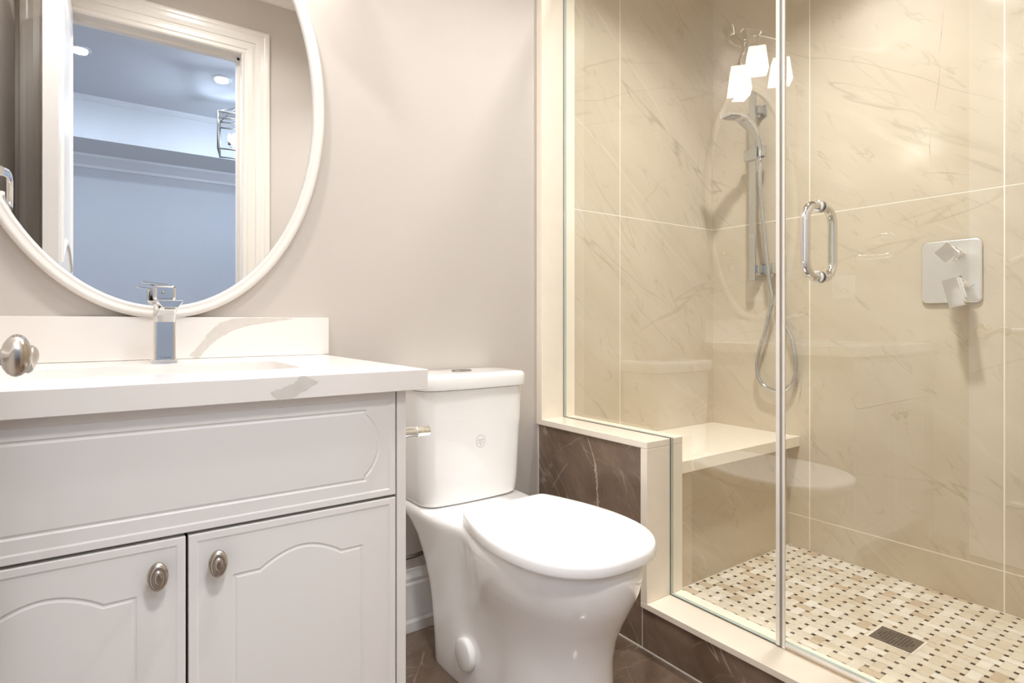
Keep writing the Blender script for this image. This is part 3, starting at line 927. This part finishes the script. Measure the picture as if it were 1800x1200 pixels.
# vanity light above the mirror (reflected in the shower glass)
t = thing('vanity_light', 'three-arm wall lamp with tapered white glass shades above the mirror', 'wall lamp', (0.28, YW, 2.45))
bm = B(); loft(bm, [[(x, y, z) for x, z in rrect(0.20, 0.36, 2.40, 2.50, 0.03, 5)] for y in (YW - 0.0005, YW - 0.02)], smooth=False)
obj('backplate', bm, 'chrome', t, bevel=0.004)
for (x, y, z) in LAMPS:
    bm = B()
    top = z + 0.062
    tube(bm, catmull([(0.28 + (x - 0.28) * 0.25, YW - 0.018, 2.45), (0.28 + (x - 0.28) * 0.6, YW - 0.055, 2.475), (x + (0.012 if x > .28 else -0.012), y - 0.03, top + 0.075), (x - 0.002, y - 0.012, top + 0.055), (x, y, top + 0.02), (x, y, top - 0.006)], 8), 0.0055, 10)
    lathe(bm, [(0.012, -0.012), (0.017, 0.0), (0.012, 0.012)], (x, y, top), (0, 0, 1), 16)
    obj('arm', bm, 'chrome', t, smooth=True)
    bm = B()
    def sh(hwid, zz, a=PI / 4 + 0.12):
        c = [(-hwid, -hwid), (hwid, -hwid), (hwid, hwid), (-hwid, hwid)]
        return [(x + u * math.cos(a) - v * math.sin(a), y + u * math.sin(a) + v * math.cos(a), zz) for u, v in c]
    loft(bm, [sh(0.016, z + 0.060), sh(0.037, z + 0.055), sh(0.039, z + 0.048), sh(0.052, z - 0.062), sh(0.050, z - 0.062), sh(0.036, z + 0.046), sh(0.014, z + 0.052)], False, False, smooth=False)
    s_o = obj('glass_shade', bm, 'shade', t)
    bm = B(); lathe(bm, [(0.010, 0.05), (0.013, 0.03), (0.022, 0.0), (0.020, -0.015), (0.008, -0.026)], (x, y, z), (0, 0, 1), 18)
    obj('bulb', bm, 'bulb', s_o, smooth=True)

# ================================================================== TOILET
TX = 0.955
t = thing('toilet', 'white skirted toilet with closed lid between the vanity and the low wall', 'toilet', (TX, 1.33, 0))
def smst(a, b, x):
    k = min(1, max(0, (x - a) / (b - a))); return k * k * (3 - 2 * k)
LV = [  # z, front y, back y, bowl half width, skirt half width, front rounding length
    (0.0005, 0.985, 1.535, 0.132, 0.145, 0.17), (0.012, 0.982, 1.537, 0.134, 0.147, 0.17), (0.06, 0.982, 1.54, 0.133, 0.147, 0.17), (0.12, 0.985, 1.548, 0.131, 0.147, 0.17), (0.18, 0.984, 1.556, 0.133, 0.149, 0.18),
    (0.235, 0.972, 1.565, 0.140, 0.152, 0.19), (0.285, 0.950, 1.578, 0.153, 0.158, 0.21), (0.33, 0.926, 1.594, 0.168, 0.165, 0.235),
    (0.365, 0.910, 1.612, 0.179, 0.170, 0.25), (0.395, 0.904, 1.64, 0.183, 0.176, 0.255), (0.415, 0.901, 1.672, 0.185, 0.180, 0.26), (0.428, 0.902, 1.69, 0.1845, 0.182, 0.26), (0.437, 0.907, 1.70, 0.180, 0.180, 0.26), (0.444, 0.918, 1.702, 0.171, 0.174, 0.26)]
NF, NS = 16, 22
rings = []
for (z, yf, yb, wb, ws, fl) in LV:
    right = []
    zt = z / 0.444
    for k in range(NF + NS + 1):
        if k <= NF:
            a = PI / 2 * k / NF
            y = yf + fl * (1 - math.cos(a)); hwid = math.sin(a) ** 0.92
        else:
            y = yf + fl + (yb - 0.018 - yf - fl) * (k - NF) / NS; hwid = 1.0
        # bowl narrows again behind its widest point, then meets the straight skirt
        mid = 1.0 - 0.15 * smst(0.15, 0.9, zt) * math.exp(-((y - 1.36) / 0.085) ** 2)
        W = wb + (ws - wb) * smst(1.26 - 0.12 * (1 - zt), 1.48, y)
        right.append((hwid * W * mid, y))
    hwb = right[-1][0]
    right += [(hwb - 0.006, yb - 0.006), (hwb - 0.022, yb)]
    ring = [(TX + x, y, z) for x, y in right] + [(TX - x, y, z) for x, y in right[::-1][:-1]]
    rings.append(ring)
bm = B(); loft(bm, rings)
obj('bowl', bm, 'ceramic', t, smooth=None)
for s in (-1, 1):
    bm = B()
    xc = TX + s * 0.146
    lathe(bm, [(0.043, -0.012), (0.0435, 0.004), (0.041, 0.0085), (0.036, 0.0105), (0.001, 0.0115)], (xc, 1.352, 0.099), (s, 0, 0.03), 32)
    obj('bolt_cap', bm, 'ceramic', t, smooth=True)
# tank
def tanksec(hw_, yf, yb, z, r=0.045, bow=0.012):
    pts = rrect(TX - hw_, TX + hw_, yf, yb, r, 8)
    return [(x, y - (bow * (1 - ((x - TX) / hw_) ** 2) if y < (yf + yb) / 2 else 0), z) for x, y in pts]
# subdivide the straight front so the bow shows
def dense(ring, m=9):
    out = []
    for i in range(len(ring)):
        a = Vector(ring[i]); b = Vector(ring[(i + 1) % len(ring)])
        q = m if i % 9 == 8 else 1
        for k in range(q): out.append(tuple(a + (b - a) * k / q))
    return out
def tanksecd(hw_, yf, yb, z, r=0.045, bow=0.012):
    base = dense([(x, y, z) for x, y in rrect(TX - hw_, TX + hw_, yf, yb, r, 8)])
    return [(x, y - (bow * (1 - ((x - TX) / hw_) ** 2) if y < (yf + yb) / 2 else 0), z) for x, y, z in base]
bm = B()
loft(bm, [tanksecd(.160, 1.552, 1.70, .4445), tanksecd(.168, 1.542, 1.706, .4475), tanksecd(.1735, 1.536, 1.71, .4535), tanksecd(.1765, 1.533, 1.712, .464), tanksecd(.180, 1.530, 1.713, .50), tanksecd(.184, 1.526, 1.715, .62), tanksecd(.187, 1.522, 1.716, .74), tanksecd(.188, 1.521, 1.716, .7965)])
obj('tank', bm, 'ceramic', t, smooth=None)
bm = B()
loft(bm, [tanksecd(.190, 1.516, 1.718, .7985), tanksecd(.1945, 1.511, 1.720, .801), tanksecd(.1955, 1.510, 1.721, .806), tanksecd(.1955, 1.510, 1.721, .832), tanksecd(.1935, 1.512, 1.720, .8395), tanksecd(.188, 1.518, 1.715, .8435), tanksecd(.16, 1.54, 1.69, .8445, .03)])
obj('tank_lid', bm, 'ceramic', t, smooth=None)
bm = B(); loft(bm, [[(TX + 0.0 + x, 1.618 + y, z) for x, y in rrect(-.034, .034, -.021, .021, .0205, 8)] for z in (.844, .8475)] + [[(TX + x * .9, 1.618 + y * .85, .8488) for x, y in rrect(-.034, .034, -.021, .021, .0205, 8)]])
fb = obj('flush_button', bm, 'steel', t)
fb['label'] = 'dark chrome dual flush button'
bm = B(); box(bm, TX - .0006, TX + .0006, 1.600, 1.636, .8489, .8492)
obj('button_split', bm, 'dark', fb)
# badge printed on the tank front
bx, bz, by = 0.962, 0.634, 1.5125
bm = B()
def on_front(x, z):
    return (x, 1.526 - 0.012 * (1 - ((x - TX) / 0.184) ** 2) - 0.0006 - (z - .62) * 0.03, z)
n = 40
a = [bm.verts.new(on_front(bx + .0165 * math.cos(2 * PI * k / n), bz + .0195 * math.sin(2 * PI * k / n))) for k in range(n)]
b = [bm.verts.new(on_front(bx + .0158 * math.cos(2 * PI * k / n), bz + .0188 * math.sin(2 * PI * k / n))) for k in range(n)]
ring_faces(bm, a, b)
rb = random.Random(4)
for row, (z, x0, x1, hh, gap) in enumerate(((0.004, -.011, -.0012, .0022, .0016), (0.004, .0022, .0115, .0022, .0016), (-.001, -.009, .008, .0013, .0024), (-.005, -.010, .010, .0013, .0020), (-.0105, -.002, .002, .0022, .0012))):
    x = x0
    while x < x1:
        wd_ = rb.uniform(.0006, .0011)
        q = [bm.verts.new(on_front(bx + u, bz + z + v)) for u, v in ((x, -hh / 2), (x + wd_, -hh / 2), (x + wd_, hh / 2), (x, hh / 2))]
        bm.faces.new(q); x += gap
badge = obj('badge', bm, 'ink', t)
badge['label'] = 'small round printed stamp'
# seat and lid
half = [(0, 1.380), (0.060, 1.380), (0.120, 1.379), (0.140, 1.372), (0.153, 1.345), (0.172, 1.285), (0.188, 1.215), (0.1965, 1.14), (0.1945, 1.075), (0.183, 1.015), (0.161, 0.963), (0.127, 0.922), (0.085, 0.896), (0.042, 0.886), (0, 0.884)]
hs = catmull([(x, y, 0) for x, y in half], 6)
outl = [(p.x, p.y) for p in hs] + [(-p.x, p.y) for p in hs[::-1][1:-1]]
outl = outl[::-1]   # counter-clockwise
cy = 1.15
def lidring(ins, z):
    o = []
    for x, y in outl:
        L_ = math.hypot(x, y - cy)
        k = 1 - ins / L_
        o.append((TX + x * k, cy + (y - cy) * k, z))
    return o
bm = B(); loft(bm, [lidring(.018, .4445), lidring(.015, .4455), lidring(.015, .4505), lidring(.018, .4515)])
obj('seat', bm, 'lidplastic', t)
bm = B(); loft(bm, [lidring(.006, .4525), lidring(.001, .4535), lidring(.0, .4560), lidring(.0, .472), lidring(.0015, .4785), lidring(.005, .4828), lidring(.012, .4856), lidring(.03, .4880), lidring(.07, .4900), lidring(.12, .4908)])
obj('seat_lid', bm, 'lidplastic', t, smooth=None)
for s in (-1, 1):
    bm = B(); lathe(bm, [(0.011, -0.02), (0.011, 0.02)], (TX + s * 0.075, 1.40, 0.457), (1, 0, 0), 16)
    obj('seat_hinge', bm, 'lidplastic', t, smooth=None)

# supply hose with stop valve behind the toilet
t = thing('supply_line', 'dark braided water supply line on the wall beside the toilet', 'water pipe', (0.64, YW, 0.262))
bm = B(); lathe(bm, [(0.026, 0.0005), (0.026, 0.003), (0.010, 0.008), (0.010, 0.05)], (0.60, YW, 0.262), (0, -1, 0), 20)
obj('stop_valve', bm, 'chrome', t, smooth=True)
bm = B(); tube(bm, catmull([(0.60, 1.683, 0.262), (0.66, 1.68, 0.2615), (0.80, 1.665, 0.264), (0.86, 1.675, 0.275), (0.885, 1.69, 0.34), (0.885, 1.70, 0.43)], 8), 0.0065, 12)
obj('braided_hose', bm, 'steel', t)

# toilet paper holder on the vanity side
t = thing('paper_holder', 'short chrome toilet paper post sticking out of the vanity side', 'toilet paper holder', (VX1, 1.20, 0.752))
bm = B(); lathe(bm, [(0.001, 0.0003), (0.030, 0.0003), (0.030, 0.006), (0.022, 0.012), (0.0175, 0.028), (0.0135, 0.06), (0.0115, 0.085), (0.0115, 0.0855)], (VX1, 1.20, 0.752), (1, 0, 0), 28)
obj('flared_post', bm, 'chrome', t, smooth=True)
bm = B(); lathe(bm, [(0.0115, 0.0860), (0.0128, 0.0875), (0.0125, 0.0895), (0.0118, 0.0905), (0.0118, 0.1195), (0.010, 0.121), (0.001, 0.121)], (VX1, 1.20, 0.752), (1, 0, 0), 28)
obj('tip', bm, 'chrome', t, smooth=True)

# ================================================================== SHOWER
# bench
t = thing('shower_bench', 'cream stone bench seat across the back of the shower', 'bench', (1.98, 1.5, ZS))
bm = B(); box(bm, 1.5185, XV - 0.0006, 1.298, YW - 0.0006, 0.472, 0.515)
obj('seat_slab', bm, 'cream', t, bevel=0.0015)
bm = B(); box(bm, 1.5185, XV - 0.0006, 1.348, YW - 0.0006, ZS - 0.002, 0.4716)
obj('base_front', bm, 'beige', t)['label'] = 'beige marble front under the slab'

# fixed glass panel notched over the low wall
XG, GT = 1.458, 0.010
YS = 0.824            # seam between panel and door
def sheet(bm, pts, x0, x1, skip=()):
    a = [bm.verts.new((x0, y, z)) for y, z in pts]; b = [bm.verts.new((x1, y, z)) for y, z in pts]
    bm.faces.new(a); bm.faces.new(b[::-1])
    n = len(pts)
    for i in range(n):
        j = (i + 1) % n
        f = bm.faces.new((a[i], a[j], b[j], b[i])); f.material_index = 1
GTOP = 2.35
t = thing('glass_panel', 'fixed clear glass panel notched over the low wall beside the shower door', 'shower screen', (XG + GT / 2, 1.3, 0.148))
bm = B(); sheet(bm, [(YS, 0.1515), (1.1835, 0.1515), (1.1835, 0.6405), (1.6955, 0.6405), (1.6955, GTOP), (YS, GTOP)], XG, XG + GT)
obj('pane', bm, ['pane', 'edge'], t)
bm = B(); box(bm, XG - 0.003, XG + GT + 0.003, YS, 1.1835, 0.1483, 0.1513); box(bm, XG - 0.002, XG + GT + 0.002, 1.1838, 1.6955, 0.6383, 0.6403); box(bm, XG - 0.002, XG + GT + 0.002, 1.1838, 1.1856, 0.152, 0.638); box(bm, XG - 0.002, XG + GT + 0.002, 1.6957, 1.6978, 0.641, GTOP)
obj('silicone_bead', bm, 'seal', t)
# door
t = thing('shower_door', 'clear glass shower door with a chrome pull handle', 'shower door', (XG + GT / 2, 0.5, 0.15))
Y0 = 0.150
bm = B(); sheet(bm, [(Y0, 0.166), (YS - 0.006, 0.166), (YS - 0.006, GTOP), (Y0, GTOP)], XG, XG + GT)
obj('pane', bm, ['pane', 'edge'], t)
M['vinyl'] = plain('milky_vinyl', (0.88, 0.83, 0.76), 0.18, var=0.02)
M['vinyl_dark'] = plain('grey_vinyl', (0.34, 0.32, 0.29), 0.25, var=0.02)
bm = B()
box(bm, XG - 0.004, XG + GT + 0.003, YS - 0.0055, YS - 0.0005, 0.150, GTOP, 1)
box(bm, XG - 0.006, XG - 0.0006, YS + 0.0005, YS + 0.011, 0.153, GTOP, 0)
box(bm, XG - 0.005, XG - 0.0006, YS - 0.013, YS - 0.006, 0.150, GTOP, 0)
obj('edge_seal', bm, ['vinyl', 'vinyl_dark'], t, bevel=0.0008)['label'] = 'translucent vertical edge seal'
bm = B()
tube(bm, [(XG - 0.004, Y0, 0.161), (XG - 0.004, YS - 0.015, 0.161)], 0.0045, 12)
box(bm, XG - 0.002, XG + GT + 0.002, Y0, YS - 0.015, 0.153, 0.1655)
obj('bottom_sweep', bm, 'vinyl', t)
for hz in (0.42, 2.05):
    bm = B(); box(bm, XG - 0.012, XG + GT + 0.012, Y0 - 0.03, Y0 + 0.055, hz - 0.045, hz + 0.045)
    obj('hinge', bm, 'chrome', t, bevel=0.003)
HYc, hz0, hz1 = 0.727, 1.1145, 1.291
bm = B()
for s, xf in ((-1, XG), (1, XG + GT)):
    xo = xf + s * 0.062
    rr_ = 0.040
    pts = [(xf + s * 0.0005, HYc, hz1)]
    for k in range(9):
        a = PI / 2 * k / 8
        pts.append((xo - s * rr_ + s * rr_ * math.sin(a), HYc, hz1 - rr_ + rr_ * math.cos(a)))
    for k in range(9):
        a = PI / 2 * k / 8
        pts.append((xo - s * rr_ + s * rr_ * math.cos(a), HYc, hz0 + rr_ - rr_ * math.sin(a)))
    pts.append((xf + s * 0.0005, HYc, hz0))
    tube(bm, pts, 0.0112, 22)
    for hz in (hz0, hz1):
        lathe(bm, [(0.0145, 0.0004), (0.015, 0.002), (0.015, 0.007), (0.0118, 0.0085)], (xf, HYc, hz), (s, 0, 0), 24)
ph = obj('pull_handle', bm, 'chromepull', t, smooth=None)
ph['label'] = 'chrome oval pull handle on both sides'

# slide rail
RX, RY = 2.390, 1.486
t = thing('slide_rail', 'flat chrome vertical shower rail on the tiled valve wall', 'shower rail', (XV, RY, 1.6))
bm = B(); box(bm, RX - 0.006, RX + 0.006, RY - 0.018, RY + 0.013, 1.191, 2.03)
obj('bar', bm, 'chromegrey', t, bevel=0.0015)
for z in (1.242, 1.957):
    bm = B(); box(bm, RX + 0.0062, XV - 0.0005, RY - 0.030, RY - 0.006, z - 0.017, z + 0.017); box(bm, XV - 0.010, XV - 0.0005, RY - 0.038, RY + 0.002, z - 0.024, z + 0.024)
    obj('wall_bracket', bm, 'chromegrey', t, bevel=0.0015)
bm = B(); box(bm, RX - 0.020, RX - 0.0064, 1.412, 1.516, 1.728, 1.780)
sl = obj('slider', bm, 'chromegrey', t, bevel=0.003)
bm = B(); box(bm, RX - 0.046, RX - 0.0202, 1.408, 1.4135, 1.728, 1.776); box(bm, RX - 0.046, RX - 0.0202, 1.4365, 1.442, 1.728, 1.776)
obj('handset_holder', bm, 'chromegrey', sl, bevel=0.004)
# hand shower
hx, hy = RX - 0.034, 1.425
t = thing('hand_shower', 'flat curved chrome hand shower resting in the rail holder', 'hand shower', (hx, hy, 1.75))
cen = catmull([(hx, hy, 1.728), (2.353, hy, 1.775), (2.331, 1.428, 1.817), (2.293, 1.437, 1.852), (2.254, 1.447, 1.877), (2.207, 1.457, 1.886), (2.163, 1.466, 1.882)], 6)
n = len(cen)
rings = []
T0 = Vector((-1.0, 0.12, 0)).normalized()
side = Vector((T0.y, -T0.x, 0))
for i, p in enumerate(cen):
    q = i / (n - 1)
    tn = (cen[min(n - 1, i + 1)] - cen[max(0, i - 1)]).normalized()
    nn = tn.cross(side).normalized()
    wd_ = 0.0105 + (0.030 - 0.0105) * smst(0.12, 0.62, q)
    th = 0.0095 - 0.002 * smst(0.2, 0.6, q)
    r2 = []
    for a in [2 * PI * k / 20 for k in range(20)]:
        c, s_ = math.cos(a), math.sin(a)
        e = 2 / (2 + 3 * smst(0.1, 0.5, q))
        r2.append(p + side * wd_ * math.copysign(abs(c) ** e, c) + nn * th * math.copysign(abs(s_) ** e, s_))
    rings.append(r2)
bm = B(); loft(bm, rings)
hso = obj('handle_body', bm, 'chromegrey', t, smooth=None)
bm = B()
p0 = cen[int(n * 0.76)]; p1 = cen[-2]
tn = (p1 - p0).normalized(); nn = tn.cross(side).normalized()
if nn.z > 0: nn = -nn
v = [p0 + side * 0.025 + nn * 0.0078, p1 + side * 0.025 + nn * 0.0078, p1 - side * 0.025 + nn * 0.0078, p0 - side * 0.025 + nn * 0.0078]
loft(bm, [v, [x + nn * 0.003 for x in v]], smooth=False)
obj('spray_face', bm, 'steel', t, bevel=0.001)
bm = B(); tube(bm, [(hx, hy, 1.700), (hx, hy, 1.7275)], [0.0085, 0.0105], 16)
obj('hose_nut', bm, 'chromegrey', t, smooth=None)
# outlet elbow
EX, EY = 2.412, 1.378
t = thing('outlet_elbow', 'small square chrome hose outlet block on the tile below the rail', 'shower outlet', (XV, EY, 1.24))
bm = B(); box(bm, EX - 0.012, XV - 0.0005, EY - 0.018, EY + 0.026, 1.216, 1.264)
obj('block', bm, 'chromegrey', t, bevel=0.003)
bm = B(); tube(bm, [(EX + 0.004, EY - 0.002, 1.180), (EX + 0.004, EY - 0.002, 1.216)], [0.0085, 0.010], 16)
obj('nut', bm, 'chromegrey', t, smooth=None)
# hose
bm = B()
hp = catmull([(hx, hy, 1.701), (hx + 0.004, 1.430, 1.62), (hx + 0.02, 1.430, 1.50), (hx + 0.030, 1.426, 1.40), (hx + 0.034, 1.417, 1.30), (hx + 0.036, 1.404, 1.18), (2.392, 1.392, 1.106), (2.396, 1.404, 1.056), (2.404, 1.434, 0.956), (2.408, 1.461, 0.879), (2.410, 1.475, 0.801), (2.411, 1.462, 0.743), (2.413, 1.427, 0.712), (2.415, 1.369, 0.701), (2.416, 1.325, 0.728), (2.418, 1.303, 0.776), (2.418, 1.300, 0.836), (2.419, 1.315, 0.921), (2.420, 1.343, 0.982), (2.420, 1.366, 1.038), (2.418, 1.381, 1.093), (EX + 0.004, 1.379, 1.140), (EX + 0.004, EY - 0.002, 1.1785)], 16)
tube(bm, hp, [0.0080 + (0.0008 if k % 2 else 0) for k in range(len(hp))], 12)
hose = obj('shower_hose', bm, 'chromegrey')
tag(hose, 'chrome metal hose looping down from the hand shower', 'shower hose')

# valve
VY0, VY1, VZa, VZb = 0.667, 0.844, 1.071, 1.291
vyc = (VY0 + VY1) / 2
t = thing('shower_valve', 'square chrome valve plate with two handles on the tiled wall', 'shower valve', (XV, vyc, 1.18))
bm = B()
def vp(ins, x): return [(x, y, z) for y, z in rrect(VY0 + ins, VY1 - ins, VZa + ins, VZb - ins, 0.018, 6)]
loft(bm, [vp(0, XV - 0.0005), vp(0, XV - 0.008), vp(0.003, XV - 0.011)])
pl = obj('plate', bm, 'chromeplate', t, smooth=None)
def rotyz(cy_, cz_, pts, a): return [(x, cy_ + (y) * math.cos(a) - z * math.sin(a), cz_ + y * math.sin(a) + z * math.cos(a)) for x, y, z in pts]
cy1, cz1 = 0.738, 1.239
bm = B()
x0 = XV - 0.0112
loft(bm, [rotyz(cy1, cz1, [(x, y, z) for y, z in rrect(-.019, .019, -.019, .019, .003, 3)], PI / 4) for x in (x0, x0 - 0.006)], smooth=False)
lathe(bm, [(0.0165, 0), (0.0165, 0.02), (0.0185, 0.022), (0.0185, 0.04), (0.0165, 0.042), (0.0165, 0.07)], (x0 - 0.006, cy1, cz1), (-1, 0, 0), 24)
loft(bm, [rotyz(cy1, cz1, [(x, y, z) for y, z in rrect(-.0245, .0245, -.0245, .0245, .003, 3)], PI / 4 + 0.08) for x in (x0 - 0.078, x0 - 0.098)], smooth=False)
obj('diverter_knob', bm, 'chrome', t, bevel=0.0008)
cy2, cz2 = 0.727, 1.130
bm = B()
lathe(bm, [(0.021, 0), (0.021, 0.01), (0.018, 0.012), (0.018, 0.05)], (x0, cy2, cz2), (-1, 0, 0), 26)
A_ = -math.radians(14)
loft(bm, [rotyz(cy2, cz2, [(x, y, z) for y, z in rrect(-.0235, .0235, -.052, .022, .003, 3)], A_) for x in (x0 - 0.052, x0 - 0.074)], smooth=False)
loft(bm, [rotyz(cy2, cz2, [(x, y, z) for y, z in rrect(-.022, .022, -.078, .020, .003, 3)], A_) for x in (x0 - 0.0745, x0 - 0.094)], smooth=False)
obj('lever_handle', bm, 'chrome', t, bevel=0.0008)
bm = B(); lathe(bm, [(0.004, 0), (0.004, 0.003), (0.001, 0.004)], (x0, 0.727, 1.160), (-1, 0, 0), 14)
obj('index_button', bm, 'steel', t)
for cy_, a in ((0.692, 0.5), (0.772, -0.5)):
    bm = B()
    loft(bm, [rotyz(cy_, 1.128, [(x, y, z) for y, z in ((-.007, -.0006), (.007, -.0006), (.007, .0006), (-.007, .0006))], -a) for x in (x0 - 0.0001, x0 - 0.0006)], smooth=False)
    obj('temperature_mark', bm, 'ink', t)

# floor drain
DX0, DX1, DY0, DY1 = 1.921, 2.022, 0.692, 0.807
t = thing('floor_drain', 'square dark metal drain grate in the mosaic shower floor', 'drain', ((DX0 + DX1) / 2, (DY0 + DY1) / 2, ZS))
bm = B()
vs = []
NX = 13
sx = (DX1 - DX0) / NX; sy = (DY1 - DY0) / NX
for i in range(NX):
    for j in range(NX):
        x0_, y0_ = DX0 + i * sx, DY0 + j * sy
        r_ = math.hypot(i - 6, j - 6)
        hole_ = 0.5 < r_ < 5.3 and not (abs(i - 6) <= 1 and abs(j - 6) <= 0)
        if hole_:
            m_ = 0.24
            xa, xb, ya, yb_ = x0_ + sx * m_, x0_ + sx * (1 - m_), y0_ + sy * m_, y0_ + sy * (1 - m_)
            o4 = [(x0_, y0_), (x0_ + sx, y0_), (x0_ + sx, y0_ + sy), (x0_, y0_ + sy)]
            i4 = [(xa, ya), (xb, ya), (xb, yb_), (xa, yb_)]
            A4 = [bm.verts.new((x, y, ZS + 0.0016)) for x, y in o4]; B4 = [bm.verts.new((x, y, ZS + 0.0016)) for x, y in i4]; C4 = [bm.verts.new((x, y, ZS + 0.0007)) for x, y in i4]
            ring_faces(bm, A4, B4, 0, True, False); ring_faces(bm, B4, C4, 0, True, False)
            f = bm.faces.new(C4); f.material_index = 1
        else:
            f = bm.faces.new([bm.verts.new(p) for p in ((x0_, y0_, ZS + 0.0016), (x0_ + sx, y0_, ZS + 0.0016), (x0_ + sx, y0_ + sy, ZS + 0.0016), (x0_, y0_ + sy, ZS + 0.0016))])
obj('grate', bm, ['steel', 'dark'], t)
bm = B()
for (a, b, c, d) in ((DX0 - 0.006, DX0, DY0 - 0.006, DY1 + 0.006), (DX1, DX1 + 0.006, DY0 - 0.006, DY1 + 0.006), (DX0, DX1, DY0 - 0.006, DY0), (DX0, DX1, DY1, DY1 + 0.006)):
    box(bm, a, b, c, d, ZS + 0.0002, ZS + 0.0012)
obj('grout_border', bm, 'mosaic3', t)

# ================================================================== LEFT WALL FITTINGS (seen in mirror and glass)
t = thing('towel_ring', 'chrome open towel ring on the left wall, seen in the mirror edge', 'towel ring', (XL, 1.30, 1.42))
bm = B(); box(bm, XL + 0.0005, XL + 0.010, 1.275, 1.325, 1.395, 1.445); box(bm, XL + 0.010, XL + 0.072, 1.288, 1.312, 1.408, 1.432)
obj('wall_post', bm, 'chrome', t, bevel=0.003)
bm = B()
tube(bm, catmull([(XL + 0.078, 1.30, 1.425), (XL + 0.086, 1.24, 1.43), (XL + 0.087, 1.205, 1.42), (XL + 0.087, 1.20, 1.39), (XL + 0.087, 1.205, 1.345), (XL + 0.087, 1.23, 1.330), (XL + 0.087, 1.30, 1.328), (XL + 0.086, 1.36, 1.335), (XL + 0.086, 1.375, 1.350)], 6), 0.014, 14, flat=(1.0, 0.55))
obj('open_ring', bm, 'chrome', t, smooth=None)
t = thing('light_switch', 'white double switch plate on the left wall, reflected in the glass', 'light switch', (XL, 1.47, 1.19))
bm = B(); box(bm, XL + 0.0004, XL + 0.006, 1.41, 1.53, 1.13, 1.25)
obj('plate', bm, 'doorpaint', t, bevel=0.002)
for y in (1.44, 1.50):
    bm = B(); box(bm, XL + 0.0061, XL + 0.010, y - 0.017, y + 0.017, 1.157, 1.223)
    obj('rocker', bm, 'trim', t, bevel=0.002)

# shade smooth by angle for the lofted ceramic parts
for o in bpy.data.objects:
    if o.type == 'MESH' and o.name.split('.')[0] in ('bowl', 'tank', 'tank_lid', 'seat_lid', 'seat', 'seat_hinge', 'handle_body', 'open_ring', 'pull_handle', 'braided_hose', 'shower_hose'):
        for p in o.data.polygons: p.use_smooth = True
        try:
            o.data.set_sharp_from_angle(angle=math.radians(50))
        except Exception:
            pass
